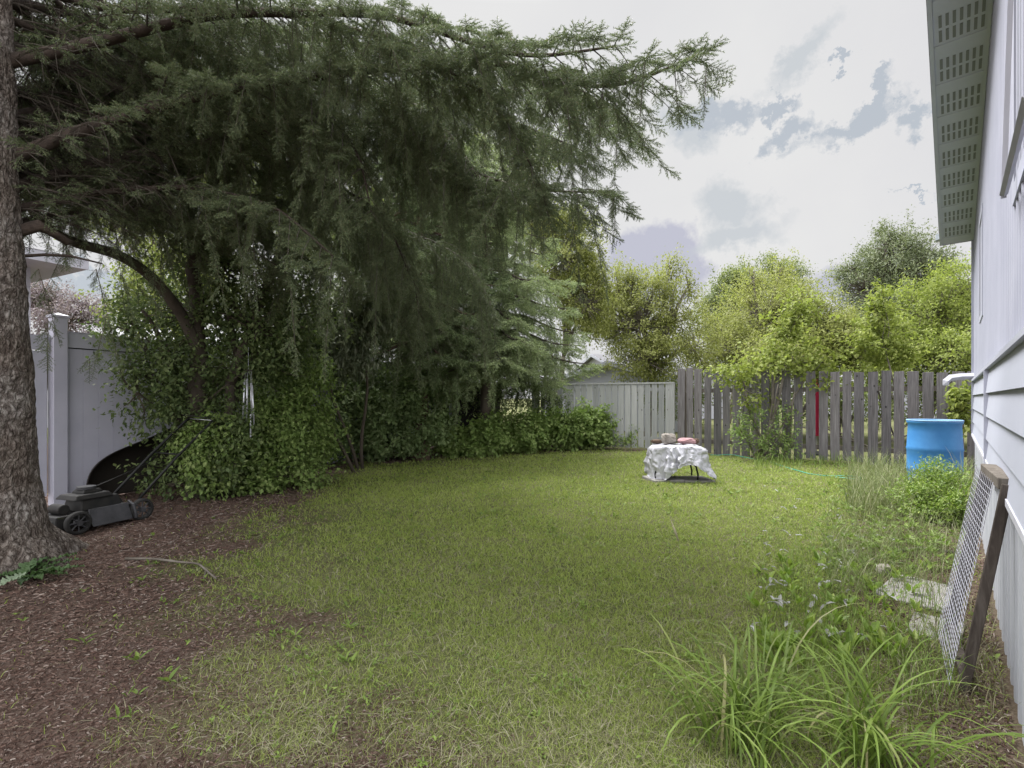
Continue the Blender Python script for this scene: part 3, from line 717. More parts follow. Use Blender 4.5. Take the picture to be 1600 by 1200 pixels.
rock('stone', 'flat dull pink stone holding down the foil on the table', q_(.14, -.04, Hh + .06), np.array([.135, .10, .05]), M_pink, 5, flat=.9)
rock('stone', 'jagged grey brown stone in the middle of the foil covered table', q_(-.10, .03, Hh + .075), np.array([.12, .10, .085]), M_gstone, 8)
rock('stone', 'small dark flat stone at the back left of the foil table', q_(-.26, .12, Hh + .035), np.array([.09, .06, .032]), M_redbark, 12)
rock('stone', 'small dark stone right of the pink one on the foil table', q_(.31, .08, Hh + .045), np.array([.05, .045, .04]), M_redbark, 15)
rock('stone', 'pale fist sized stone beside the cage frame near the house', np.array([2.62, 3.42, .03]), np.array([.05, .04, .04]), M_gstone, 21)

# garden hose
hz = [G(1108, 711), G(1150, 713), G(1200, 722), G(1235, 733), G(1265, 742), G(1310, 745), G(1350, 748), G(1352, 753), G(1290, 744)]
hp = []
for a, b_ in zip(hz[:-1], hz[1:]):
    for s_ in np.linspace(0, 1, 8, endpoint=False): p = a + (b_ - a) * s_; hp.append(p + [.02 * math.sin(9 * p[0]), .03 * math.sin(7 * p[0]), .016 + .012 * math.sin(11 * p[0])])
M_hose = noisy_mat('green_hose', (.05, .25, .18), (.08, .32, .24), 5, .4)
tag(MB().tube(hp, .009, 6).build('garden_hose', M_hose, None, True), 'thin green garden hose lying in the grass along the board fence', 'hose')

# ------------------------------------------------------------------ wire mesh frame leaning on the house
P0 = np.array([1.925, 2.075, 0.0]); P1 = xf(HM, np.array([[3.0, .06, .0]]))[0]; P1 = P0 + D_ * .62 - N_ * .05
T_0 = np.array([2.085, 2.045, .885]); T_1 = T_0 + D_ * .62 - N_ * .035
cage = thing('mesh_frame', 'weathered wooden frame with wire mesh leaning against the house wall', 'frame', P0)
def beam(a, b_, w1, w2, name, mt):
    M = frame(a, b_ - a, N_); Ln = np.linalg.norm(b_ - a)
    return bevel(MB().box((0, -w1 / 2, -w2 / 2), (Ln, w1 / 2, w2 / 2), M).build(name, mt, cage), .003)
beam(P0, T_0, .034, .038, 'upright', M_darkwood); beam(P1, T_1, .04, .05, 'upright', M_darkwood)
beam(T_0 + D_ * .024, T_1 - D_ * .024, .05, .06, 'top_rail', M_rail); beam(P0 + (T_0 - P0) * .06 + D_ * .024, P1 + (T_1 - P1) * .06 - D_ * .024, .03, .04, 'bottom_rail', M_darkwood)
M_wire = mat('galvanised_wire', (.55, .55, .62), .5, .3); wm = MB(); upv = T_0 - P0; outw = unit(np.cross(D_, upv)); outw = outw if np.dot(outw, N_) < 0 else -outw
o_ = outw * .045
nv_ = 34
for k_ in range(nv_):
    f_ = .01 + k_ / nv_ * .98; a = P0 + upv * f_ + o_ - D_ * .02; b_ = P1 + (T_1 - P1) * f_ + o_; wm.tube([a, (a + b_) / 2 + outw * .004 * math.sin(k_), b_], .0017, 3, False)
for k_ in range(12):
    s_ = k_ / 11; wm.tube([P0 + (P1 - P0) * s_ + o_, T_0 + (T_1 - T_0) * s_ + o_], .0017, 3, False)
wm.build('wire_mesh', M_wire, cage)
slab(2.60, 3.12, 40, .55, .34, .02, 'pale concrete slab half buried beside the mesh frame', -.005)
slab(2.30, 2.64, 44, .34, .22, .02, 'smaller cracked slab nearer the mesh frame foot', -.008)
tag(MB().tube([G(1392, 868) + (0, 0, .03), G(1440, 862) + (0, 0, .03), G(1515, 872) + (0, 0, .03)], .012, 6).build('garden_stake', M_rail), 'thin weathered wooden stake lying behind the concrete slab', 'stake')

# ------------------------------------------------------------------ vegetation: spruces
def resample(pts, step):
    P = np.asarray(pts, float); sg = np.linalg.norm(np.diff(P, axis=0), axis=1); s = np.concatenate([[0], np.cumsum(sg)])
    n_ = max(4, int(s[-1] / step)); t = np.linspace(0, s[-1], n_ * 3); Q = np.stack([np.interp(t, s, P[:, k_]) for k_ in range(3)], -1)
    ker = np.hanning(2 * n_ // 3 + 3 if n_ < 9 else 9 + 2 * (n_ // 4)); ker = ker[ker > 0]; ker /= ker.sum(); pad = len(ker) // 2
    Qp = np.concatenate([Q[:1] * 2 - Q[1:pad + 1][::-1], Q, Q[-1:] * 2 - Q[-pad - 1:-1][::-1]]) if pad < len(Q) else Q
    if pad < len(Q): Q = np.stack([np.convolve(Qp[:, k_], ker, 'valid') for k_ in range(3)], -1)[:len(t)]
    sel = np.linspace(0, len(Q) - 1, n_).round().astype(int); return Q[sel], s[-1]
def sprig_template(seed, nlen, nwid, dens, sides=7):
    """unit-length flat spray along +x carrying needles"""
    r2 = np.random.default_rng(seed); tw = [(np.zeros(3), np.array([1., 0, 0]), 1.0)]
    for k_ in range(sides):
        for s_ in (-1, 1):
            f_ = .08 + .80 * (k_ + (.5 if s_ > 0 else 0)) / sides; a_ = R(r2.uniform(30, 62)); ln = .50 * (1 - f_) ** .8 * r2.uniform(.45, 1.25) + .05
            tw.append((np.array([f_, 0, -.06 * f_]), np.array([math.cos(a_), s_ * math.sin(a_), r2.uniform(-.6, .25)]), ln))
    V_ = []; S_ = []
    for o_, d_, ln in tw:
        k_ = max(4, int(dens * ln)); t = (np.arange(k_) + r2.random(k_)) / k_; ph = r2.uniform(0, 6.283, k_)
        d_ = unit(d_); a_ = unit(np.cross(d_, [0, 0, 1])); b_ = np.cross(a_, d_)
        rad = np.cos(ph)[:, None] * a_ + np.sin(ph)[:, None] * b_ * .75; nd = unit(d_ * r2.uniform(.5, 1.1, k_)[:, None] + rad)
        p = o_ + d_ * (t * ln)[:, None]; sd_ = unit(np.cross(nd, r2.normal(0, 1, (k_, 3)))); L_ = nlen * (1 - .25 * t[:, None]) * r2.uniform(.8, 1.15, (k_, 1))
        V_.append(np.stack([p - sd_ * nwid / 2, p + sd_ * nwid / 2, p + nd * L_], 1))
        z_ = np.array([0, 0, .006]); e_ = o_ + d_ * ln; S_.append(np.stack([o_ - z_, o_ + z_, e_], 0)[None]); S_.append(np.stack([o_ - a_ * .006, o_ + a_ * .006, e_], 0)[None])
    return np.concatenate(V_).reshape(-1, 3), np.concatenate(S_).reshape(-1, 3)
def place(mb, tmpl, pos, d, up, scale):
    d = unit(d); y_ = unit(np.cross(up, d)); z_ = np.cross(d, y_); T_ = tmpl
    v = pos[:, None] + scale[:, None, None] * (T_[None, :, 0, None] * d[:, None] + T_[None, :, 1, None] * y_[:, None] + T_[None, :, 2, None] * z_[:, None])
    q = len(v) * len(T_); mb.add(v.reshape(-1, 3), np.arange(q).reshape(-1, 3))
class Spruce:
    def __init__(s, seed): s.r = np.random.default_rng(seed); s.w = MB(); s.tw = MB(); s.S = []
    def sp(s, p, d, sc_): s.S.append((p, d, sc_))
    def hangs(s, p, ln, sc_):
        d = np.array([s.r.normal(0, .16), s.r.normal(0, .16), -1.]); st = .085 * (sc_ / .22); k_ = int(ln / st)
        for j in range(k_):
            q = p + d * (j * st); a_ = s.r.uniform(0, 6.283)
            s.sp(q, np.array([math.cos(a_) * .55, math.sin(a_) * .55, -.9]), sc_ * s.r.uniform(.6, 1.0))
        s.sp(p + d * k_ * st, d, sc_)
        s.tw.tube([p, p + d * ln], [.004, .002], 3, False)
    def limb(s, pts, r0, lat, bare=1.2, hang=.4, step=.14, sc_=.24, droop=.35, r1=.006, dens=1.0):
        P, Ln = resample(pts, step); n_ = len(P); f = np.linspace(0, 1, n_); s.w.tube(P, r0 * (1 - f) ** .8 + r1, 7)
        T_ = unit(np.gradient(P, axis=0))
        for k_ in range(1, n_):
            p = P[k_]; t = T_[k_]; side = unit(np.cross(t, [0, 0, 1])); dist = f[k_] * Ln; rem = Ln - dist
            for sg in (-1, 1):
                if s.r.random() > dens: continue
                l_ = min(lat, .22 + rem * .55) * s.r.uniform(.55, 1.1)
                d = unit(side * sg * s.r.uniform(.7, 1.1) + t * s.r.uniform(.45, .9) + np.array([0, 0, s.r.uniform(-.25, .12)]))
                m_ = 5; q = [p + d * l_ * j / m_ + np.array([0, 0, -droop * l_ * (j / m_) ** 2]) for j in range(m_ + 1)]
                s.tw.tube(q, np.linspace(min(.011, .003 + .008 * l_), .002, m_ + 1), 4, False)
                needled = dist + s.r.normal(0, .25) > bare
                if needled:
                    st = .10 * sc_ / .24; kk = max(1, int(l_ / st)); q = np.array(q)
                    for j in range(kk):
                        g_ = (j + .6) / kk; pp = np.array([np.interp(g_, np.linspace(0, 1, m_ + 1), q[:, c_]) for c_ in range(3)])
                        for s2 in (-1, 1):
                            dd = unit(d * .9 + np.cross(d, [0, 0, 1]) * s2 * .8 + np.array([0, 0, -.25 - .5 * s.r.random() * (hang > 0)]))
                            s.sp(pp, dd, sc_ * s.r.uniform(.4, 1.2) * (1 - .35 * g_))
                        if s.r.random() < hang * .24: s.hangs(pp, s.r.uniform(.15, .95) * hang, sc_ * s.r.uniform(.55, .95))
                    s.sp(q[-1] - d * .05, d + np.array([0, 0, -.1]), sc_ * s.r.uniform(.8, 1.1))
                else:
                    for j in range(int(l_ / .055)):
                        g_ = s.r.random(); pp = np.array([np.interp(g_, np.linspace(0, 1, m_ + 1), np.array(q)[:, c_]) for c_ in range(3)])
                        dd = unit(d * .7 + s.r.normal(0, .6, 3) + np.array([0, 0, -.3])) * s.r.uniform(.08, .3)
                        s.tw.tube([pp, pp + dd * .5 + s.r.normal(0, .01, 3), pp + dd], [.0032, .0025, .0012], 3, False)
                        if s.r.random() < .35: s.sp(pp + dd * .4, dd + np.array([0, 0, -.08]), sc_ * .7)
        s.sp(P[-1] - T_[-1] * .12, T_[-1], sc_ * 1.1)
    def build(s, root, templates, mneedle, mwood, mtwig):
        s.w.build('branches', mwood, root, True)
        s.tw.build('twigs', mtwig, root)
        P = np.array([a[0] for a in s.S]); D = np.array([a[1] for a in s.S]); K_ = np.array([a[2] for a in s.S]); wh = s.r.integers(0, len(templates), len(P))
        cr_ = MB(); tw_ = MB(); up = unit(np.array([0, 0, 1.]) + s.r.normal(0, .25, (len(P), 3)))
        if len(templates) == 8:     # second half: lighter sprays for boughs far off or high overhead
            q = (np.linalg.norm(P - [0, 0, CAMH], axis=1) > 5.2) | (P[:, 2] > 5.2) | (P[:, 0] < -5); wh = wh % 4 + 4 * q
        for k_, (t, st) in enumerate(templates):
            m_ = wh == k_; place(cr_, t, P[m_], D[m_], up[m_], K_[m_]); place(tw_, st, P[m_], D[m_], up[m_], K_[m_])
        print('sprigs', root.name, len(P), 'tris', sum(len(a) for a in cr_.F[3]))
        cr_.build('crown', mneedle, root); tw_.build('sprays', mtwig, root)

def spruce_trunk(name, root, spec, m, rings=220, k_=120, rough=.018, lean=None):
    """spec: list of (z, dx, dy, r) in world offsets from base"""
    b0 = np.array(root.location); S_ = np.array(spec, float); z0, z1 = S_[0, 0], S_[-1, 0]
    zz = z0 + (z1 - z0) * np.linspace(0, 1, rings) ** 1.6; th = np.arange(k_) / k_ * 6.28319
    rr = np.interp(zz, S_[:, 0], S_[:, 3])[:, None] * np.ones(k_)[None]
    flare = np.clip(1 - zz / .5, 0, 1)[:, None] ** 2
    rr = rr * (1 + flare * .28 * (np.sin(th * 5 + 1.3) * .6 + np.sin(th * 3 + 4) * .4)[None])
    cx = b0[0] + np.interp(zz, S_[:, 0], S_[:, 1])[:, None]; cy = b0[1] + np.interp(zz, S_[:, 0], S_[:, 2])[:, None]
    p = np.stack([np.cos(th)[None] * rr, np.sin(th)[None] * rr, np.repeat(zz[:, None], k_, 1)], -1)
    q = p * [1, 1, .55]
    pl = np.abs(fbm(q, 16, 3) - .44) * 4; pl = np.clip(pl, 0, 1) ** .6      # cracks between plates
    rr = rr + rough * (pl - .7) + .010 * (fbm(q + 7, 40, 2) - .4) + .03 * (fbm(q + 3, 4, 2) - .4)
    v = np.stack([cx + np.cos(th)[None] * rr, cy + np.sin(th)[None] * rr, p[..., 2]], -1)
    i = np.arange(rings - 1)[:, None] * k_; j = np.arange(k_)[None]; j2 = (j + 1) % k_
    return MB().add(v.reshape(-1, 3), np.stack([i + j, i + j2, i + k_ + j2, i + k_ + j], -1).reshape(-1, 4)).build(name, m, root, False)

M_needle = leaf_mat('near_needles', [(0, (.085, .115, .060)), (.5, (.125, .165, .080)), (.85, (.175, .22, .105)), (1, (.22, .19, .12))], .28, .5, .4)
M_needle2 = leaf_mat('pale_needles', [(0, (.22, .28, .155)), (.5, (.31, .38, .20)), (1, (.40, .45, .25))], .4, .6, .3)
M_needle3 = leaf_mat('mid_needles', [(0, (.085, .125, .055)), (.5, (.13, .175, .078)), (1, (.19, .235, .11))], .25, .6, .3)
TN = [sprig_template(k_, .088, .018, 80) for k_ in range(4)]
TM = [sprig_template(20 + k_, .09, .026, 40) for k_ in range(4)]
TF = [sprig_template(10 + k_, .13, .045, 26, 6) for k_ in range(4)]

M_limb = noisy_mat('limb_bark', (.030, .022, .018), (.075, .056, .046), 14, .95, .8, 60)
SB = np.array([-3.83, 3.58, -.06])
ns = thing('spruce_tree', 'huge old spruce whose bare scaly trunk stands at the left edge beside the mower', 'tree', SB)
M_trunk = mat('scaly_bark', rough=.95, spec=.1); n, l, b = nodes(M_trunk)
x1 = noise(n, l, 34, 6, .7, stretch=(1, 1, .5)); r1 = ramp(n, [(.3, (.05, .042, .038)), (.46, (.16, .14, .13)), (.6, (.28, .26, .245)), (.8, (.40, .38, .36))]); l.new(x1.outputs[0], r1.inputs[0])
x2 = noise(n, l, 3, 3, .6); r2_ = ramp(n, [(.4, (.75, .70, .66)), (.65, (1.05, 1.05, 1.05))]); l.new(x2.outputs[0], r2_.inputs[0])
tcb = n.new('ShaderNodeTexCoord'); mpb = n.new('ShaderNodeMapping'); mpb.inputs['Scale'].default_value = (1, 1, .55); l.new(tcb.outputs['Object'], mpb.inputs[0])
wz = n.new('ShaderNodeTexNoise'); wz.inputs['Scale'].default_value = 22; wz.inputs['Detail'].default_value = 4; l.new(mpb.outputs[0], wz.inputs['Vector'])
wv = n.new('ShaderNodeVectorMath'); wv.operation = 'MULTIPLY_ADD'; l.new(wz.outputs['Color'], wv.inputs[0]); wv.inputs[1].default_value = (.11, .11, .11); l.new(mpb.outputs[0], wv.inputs[2])
vc = n.new('ShaderNodeTexVoronoi'); vc.feature = 'DISTANCE_TO_EDGE'; vc.inputs['Scale'].default_value = 24; l.new(wv.outputs[0], vc.inputs['Vector'])
rc = ramp(n, [(0, (.50, .47, .45)), (.08, (.85, .83, .81)), (.3, (1.05, 1.05, 1.05))]); l.new(vc.outputs['Distance'], rc.inputs[0])
cc_ = mixc(n, l, 1.0, r1.outputs[0], r2_.outputs[0], 'MULTIPLY'); cc_ = mixc(n, l, 1.0, cc_, rc.outputs[0], 'MULTIPLY'); l.new(cc_, b.inputs['Base Color'])
hm = n.new('ShaderNodeMath'); hm.operation = 'MULTIPLY_ADD'; l.new(x1.outputs[0], hm.inputs[0]); hm.inputs[1].default_value = 1.1
rh = ramp(n, [(0, (0, 0, 0)), (.25, (1, 1, 1))]); l.new(vc.outputs['Distance'], rh.inputs[0]); l.new(rh.outputs[0], hm.inputs[2]); bump(n, l, b, hm.outputs[0], .8, .015)
spruce_trunk('trunk', ns, [(-.1, 0, 0, .54), (.08, 0, 0, .45), (.25, 0, 0, .33), (.6, 0, 0, .268), (1.0, 0, 0, .243), (1.6, 0, 0, .215), (2.8, -.03, 0, .175), (5, -.08, 0, .14), (9.5, -.1, 0, .03)], M_trunk)
s = Spruce(21)
T = lambda z_: np.array([SB[0] - .02, SB[1], z_])
limbs = [
 # (points, r0, lateral length, bare, hang)
 ([T(2.95), W(120, 205, 3.9), W(300, 150, 4.2), W(540, 112, 4.2), W(800, 95, 3.8), W(950, 150, 3.35), W(1085, 88, 3.0)], .060, .75, 1.3, .5),
 ([T(2.75), W(180, 245, 4.6), W(420, 205, 5.2), W(620, 185, 5.2), W(730, 270, 4.9), W(840, 300, 4.5), W(955, 300, 4.2)], .050, .75, 1.5, .9),
 ([T(3.7), W(120, 75, 3.9), W(330, 20, 4.0), W(600, 20, 3.8), W(820, 95, 3.4), W(960, 72, 3.1)], .060, .7, 1.1, .5),
 ([T(3.2), W(200, 190, 5.6), W(450, 140, 6.4), W(700, 160, 6.4), W(830, 200, 5.8), W(920, 240, 5.2)], .050, .95, 1.2, .9),
 ([T(3.0), W(130, 290, 4.8), W(330, 300, 6.0), W(560, 330, 6.6), W(730, 400, 6.8), W(770, 480, 6.8)], .045, .85, 1.5, 1.2),
 ([T(2.6), W(150, 300, 4.2), W(300, 290, 4.5), W(430, 320, 4.4), W(520, 400, 4.2)], .035, .55, 1.8, 1.0),
 ([T(4.2), W(200, 40, 5.2), W(480, 60, 6.0), W(760, 100, 6.0), W(900, 130, 5.2), W(975, 190, 4.6)], .050, .9, .9, .8),
 ([T(3.6), W(100, 180, 5.5), W(260, 220, 6.6), W(470, 290, 7.2), W(640, 390, 7.4), W(655, 490, 7.2)], .045, .85, 1.0, 1.2),
 ([T(2.5), W(110, 330, 4.4), W(230, 320, 5.0), W(330, 350, 5.2), W(440, 420, 5.4)], .03, .5, 1.8, .7),
 ([T(4.6), W(150, 60, 4.6), W(360, 40, 4.9), W(560, 100, 5.0), W(700, 200, 4.8), W(760, 300, 4.6)], .045, .8, 1.0, 1.0),
 ([T(3.9), W(150, 130, 4.6), W(330, 120, 5.3), W(520, 180, 5.6), W(680, 250, 5.5), W(810, 280, 5.0)], .045, .8, 1.2, .9),
 ([T(3.9), W(160, 110, 5.0), W(320, 90, 6.2), W(430, 160, 7.2)], .035, .8, .9, .9),
 ([T(3.3), W(120, 160, 4.6), W(240, 130, 5.6), W(380, 170, 6.4), W(520, 230, 6.8)], .035, .8, 1.0, .9),
 ([T(3.1), W(90, 230, 4.8), W(180, 260, 6.2), W(250, 330, 7.2)], .03, .7, 1.0, .9),
 ([T(2.9), W(90, 280, 4.4), W(200, 250, 5.0), W(330, 230, 5.4), W(470, 260, 5.6), W(600, 330, 5.4), W(640, 430, 5.3)], .035, .7, 1.4, 1.0),
 ([T(4.1), W(140, 80, 4.4), W(300, 70, 4.6), W(470, 130, 4.6), W(560, 230, 4.5), W(580, 330, 4.4)], .035, .7, 1.0, 1.0),
 ([T(4.4), W(160, 20, 4.2), W(380, 10, 4.2), W(620, 60, 4.0), W(780, 160, 3.9), W(830, 260, 3.8)], .035, .7, 1.0, .8),
 ([T(3.5), W(200, 130, 5.8), W(400, 190, 7.0), W(560, 330, 7.8), W(620, 450, 8.0)], .035, .9, 1.0, 1.1),
 ([T(4.3), W(80, 60, 4.3), W(150, 40, 5.2), W(230, 60, 6.4)], .03, .8, .5, .8),
 ([T(3.4), W(130, 250, 5.3), W(250, 270, 6.2), W(380, 330, 6.6), W(500, 420, 6.6)], .04, .8, 1.2, 1.1),
]
for pts, r0, lat, bare, hang in limbs: s.limb(pts, r0 * .72, lat, bare * .85, hang)
# the rest of the whorls, above and around the picture
r3 = np.random.default_rng(4)
for z_ in np.arange(3.4, 9.3, .42):
    for k_ in range(3):
        a_ = r3.uniform(0, 360); 
        ln = 4.6 * (1 - (z_ - 3) / 7.2) * r3.uniform(.8, 1.05)
        if z_ < 4.6 and (a_ < 100 or a_ > 300): continue
        dx, dy = math.cos(R(a_)), math.sin(R(a_)); p0 = np.array([SB[0] - .08, SB[1], z_])
        s.limb([p0, p0 + np.array([dx, dy, .05]) * ln * .35, p0 + np.array([dx * .7, dy * .7, -.05]) * ln, p0 + np.array([dx, dy, -.02]) * ln], .04, .8, .6, .5, step=.32, sc_=.36, dens=.55)
s.w.tube([T(2.42), W(62, 352, 3.75), W(105, 378, 3.9), W(120, 380, 4.0)], [.05, .045, .03, .01], 8)
s.w.tube([T(2.28), W(70, 398, 3.8), W(110, 400, 3.9), W(160, 412, 4.0)], [.016, .012, .010, .006], 6)
# drooping lower sprays in front of the white fence
for (px, py, Yd, l_) in ((150, 420, 4.1, .75), (165, 500, 4.1, .35), (75, 500, 3.7, .25), (60, 420, 3.7, .45), (140, 560, 4.2, .10), (190, 430, 4.4, .3)): s.hangs(W(px, py, Yd), l_, .16)
s.build(ns, TN + TM, M_needle, M_limb, M_twig)

def spruce(name, label, base, height, spread, seed, mneedle, trunk_r, sc_=.34, first=1.2, bow=.25, side=None, hang=.9, step=.2, whorl=.34, per=6, bare=.7, templates=None, trunk_mat=None):
    base = np.array([base[0], base[1], 0.0]); root = thing(name, label, 'tree', base)
    MB().tube([base + (0, 0, -.1), base + (.02, 0, .3), base + (.0, .02, height * .5), base + (0, 0, height)], [trunk_r * 1.35, trunk_r, trunk_r * .7, .015], 14).build('trunk', trunk_mat or M_darkbark, root, True)
    s = Spruce(seed); z_ = first
    while z_ < height - .3:
        f_ = (z_ - first) / (height - first); ln0 = spread * (1 - f_) ** .85 * (1 if f_ > .12 else .8 + f_ * 1.6)
        for k_ in range(per):
            a_ = k_ * 6.2832 / per + s.r.uniform(-.4, .4); ln = ln0 * s.r.uniform(.75, 1.1)
            if side is not None: ln *= 1 + side[1] * math.cos(a_ - side[0])
            if ln < .25: continue
            d = np.array([math.cos(a_), math.sin(a_), 0]); p0 = base + (0, 0, z_)
            s.limb([p0, p0 + d * ln * .4 + (0, 0, .02 * ln), p0 + d * ln * .75 + (0, 0, -bow * ln * .6), p0 + d * ln + (0, 0, -bow * ln * .7)], .012 + .012 * ln, min(.75, .3 * ln + .15), bare * (1 - f_), hang, step=step, sc_=sc_, dens=.9)
        z_ += whorl * s.r.uniform(.8, 1.2)
    s.S.append((base + (0, 0, height - .2), np.array([0, 0, 1.]), .5))
    s.build(root, templates or TF, mneedle, trunk_mat or M_darkbark, M_twig); return root
spruce('spruce_tree', 'pale blue green spruce with drooping boughs at the back of the lawn', (-.62, 11.1), 7.6, 2.75, 31, M_needle2, .13, first=2.0, side=(-.15, .08), sc_=.34, per=5, whorl=.42)
spruce('spruce_tree', 'dark spruce with reddish trunk between the big spruce and the pale one', (-1.85, 9.9), 8.2, 2.2, 32, M_needle3, .14, first=2.3, sc_=.36, bare=1.0, trunk_mat=M_redbark)

# ------------------------------------------------------------------ broad-leaved trees and shrubs
def bark_limb(mb, a_, b_, r0, r1, r_, wig=.08, k_=7):
    a_ = np.asarray(a_, float); b_ = np.asarray(b_, float); L_ = np.linalg.norm(b_ - a_); n_ = 7; t = np.linspace(0, 1, n_)[:, None]
    p = a_ + (b_ - a_) * t + np.sin(t * np.pi) * r_.normal(0, wig * L_, 3) * .6 + np.sin(t * np.pi * 2) * r_.normal(0, wig * L_, 3) * .35
    mb.tube(p, np.linspace(r0, r1, n_), k_); return p
def broad(name, label, cat, base, lobes, mleaf, nclus, per, lsize, seed, stems=1, trunk_r=.1, mbark=None, sigma=.2, group=None, holes=.42, shape=0, droopy=.5, shell=.45, foliage_name='crown', trunk_name='trunk', twigs=.25, aspect=.5, leanto=None, hs=None):
    r_ = np.random.default_rng(seed); base = np.array([base[0], base[1], base[2] if len(base) > 2 else 0.0]); root = thing(name, label, cat, base, group)
    lob = [(np.asarray(c_, float), np.asarray(rd, float)) for c_, rd in lobes]; vol = np.array([np.prod(rd) ** .8 for _, rd in lob]); vol /= vol.sum()
    wd_ = MB(); forks = []
    low = min(c_[2] for c_, _ in lob)
    for k_ in range(stems):
        b0 = base + (0 if stems == 1 else 1) * np.array([r_.normal(0, .12), r_.normal(0, .12), 0]); tgt = lob[k_ % len(lob)][0] if stems > 1 else np.mean([c_ for c_, _ in lob], 0)
        fork = b0 + (tgt - b0) * (.45 if stems == 1 else .8); bark_limb(wd_, b0 - (0, 0, .08), fork, trunk_r, trunk_r * .7, r_, .04, 9); forks.append(fork)
    for c_, rd in lob:
        f_ = forks[int(np.argmin([np.linalg.norm(c_ - q) for q in forks]))]; bark_limb(wd_, f_, c_ + rd * [0, 0, .3], trunk_r * .55, trunk_r * .2, r_, .07)
    # clusters
    which = r_.choice(len(lob), nclus * 3, p=vol); C_ = np.array([c_ for c_, _ in lob])[which]; Rd = np.array([rd for _, rd in lob])[which]
    dr = unit(r_.normal(0, 1, (nclus * 3, 3))); rad = (shell + (1 - shell) * r_.random(nclus * 3) ** .6)[:, None]
    spr = r_.random(nclus * 3) < .13; rad = np.where(spr[:, None], r_.uniform(1.02, 1.32, (nclus * 3, 1)), rad); cc = C_ + dr * rad * Rd; cc = cc + (np.stack([fbm(cc + 11 * k_, 1.1 / max(.5, np.mean(Rd)), 2) for k_ in range(3)], -1) - .37) * Rd * 1.1; scale_ = hs or 1.2 / np.mean([rd.mean() for _, rd in lob])
    ok = fbm(cc + seed * 3.1, 2.2 * scale_, 3) > holes
    ok &= cc[:, 2] > .06
    cc = cc[ok][:nclus]; Cc = C_[ok][:nclus]; dr = dr[ok][:nclus]; m_ = len(cc)
    tw_ = MB()
    for k_ in np.nonzero(r_.random(m_) < twigs)[0]:
        a_ = Cc[k_] + (cc[k_] - Cc[k_]) * r_.uniform(0, .3) + (0, 0, -.1); bark_limb(tw_, a_, cc[k_], trunk_r * .16 + .002, .002, r_, .08, 4)
    ax_ = unit(dr + r_.normal(0, .5, dr.shape) + np.array([0, 0, .1 - droopy * .5])); q = m_ * per
    t = r_.uniform(-1, 1, q); A = np.repeat(ax_, per, 0); pos = np.repeat(cc, per, 0) + A * (t * sigma * 1.5)[:, None] + r_.normal(0, sigma * .45, (q, 3))
    d = unit(A * .5 + r_.normal(0, .65, (q, 3)) + np.array([0, 0, -droopy])); up = unit(np.repeat(dr, per, 0) * .5 + np.array([0, 0, 1.]) + r_.normal(0, .35, (q, 3)))
    sz = lsize * r_.uniform(.6, 1.25, q); cr_ = MB(); g_ = pos[:, 2] > .02
    leaves(cr_, pos[g_], d[g_], up[g_], sz[g_], sz[g_] * aspect * r_.uniform(.8, 1.2, g_.sum()), .12, shape)
    wd_.build(trunk_name, mbark or M_darkbark, root, True)
    if tw_.n: tw_.build('twigs', mbark or M_darkbark, root)
    cr_.build(foliage_name, mleaf, root); return root
def lobe(px, py, Yd, rx, rz, ry=None): return (W(px, py, Yd), (rx / F * Yd, (ry or rx) / F * Yd, rz / F * Yd))
def LM(name, a_, b_, c_, tr=.35, **k_): return leaf_mat(name, [(0, a_), (.55, b_), (1, c_)], tr, **k_)
M_yel = LM('yellow_green_leaf', (.20, .225, .065), (.27, .29, .09), (.36, .375, .14), .5)
M_yel2 = LM('bright_maple_leaf', (.18, .225, .05), (.25, .30, .07), (.34, .38, .11), .48)
M_mid = LM('mid_green_leaf', (.13, .17, .06), (.18, .22, .08), (.25, .28, .12), .4)
M_far = LM('grey_green_leaf', (.11, .14, .075), (.16, .19, .10), (.22, .245, .14), .35)
M_shrub = LM('shrub_leaf', (.13, .19, .075), (.19, .26, .105), (.26, .32, .15), .38)
M_shrub2 = LM('currant_leaf', (.145, .22, .06), (.21, .295, .085), (.29, .36, .13), .4)
M_dark = LM('dark_leaf', (.075, .115, .040), (.12, .165, .06), (.18, .22, .09), .33)
M_purple = LM('purple_leaf', (.16, .12, .15), (.23, .18, .215), (.31, .26, .29), .4)
M_grapes = LM('drooping_leaf', (.10, .13, .075), (.17, .195, .12), (.28, .30, .22), .3)
M_bbark = noisy_mat('grey_brown_bark', (.10, .085, .07), (.19, .17, .145), 9, .95, .5, 50)
TG = 'leafy trees beyond the back fence'
broad('maple_tree', 'yellow green tree with a thin spire just right of the pale spruce', 'tree', (4.2, 15.2), [lobe(1000, 505, 15, 62, 68), lobe(1050, 500, 15, 42, 75), lobe(1046, 425, 15, 11, 36), lobe(1078, 450, 15, 12, 26), lobe(990, 440, 15, 16, 22), lobe(965, 470, 15.5, 50, 60), lobe(1085, 540, 15, 32, 50), lobe(1010, 560, 14.5, 60, 40)], M_yel, 1500, 30, .080, 41, 1, .12, M_bbark, .16, TG, .36)
broad('maple_tree', 'wide yellow green tree in the middle behind the grey board fence', 'tree', (9.0, 17.2), [lobe(1200, 490, 17, 78, 68), lobe(1150, 540, 16.5, 62, 50), lobe(1250, 520, 16.5, 60, 60), lobe(1210, 555, 15.5, 95, 40), lobe(1178, 432, 17, 16, 26), lobe(1222, 425, 17, 14, 24), lobe(1262, 470, 17, 16, 26), lobe(1300, 560, 15.5, 50, 40)], M_yel, 2300, 28, .085, 42, 1, .14, M_bbark, .2, TG, .34)
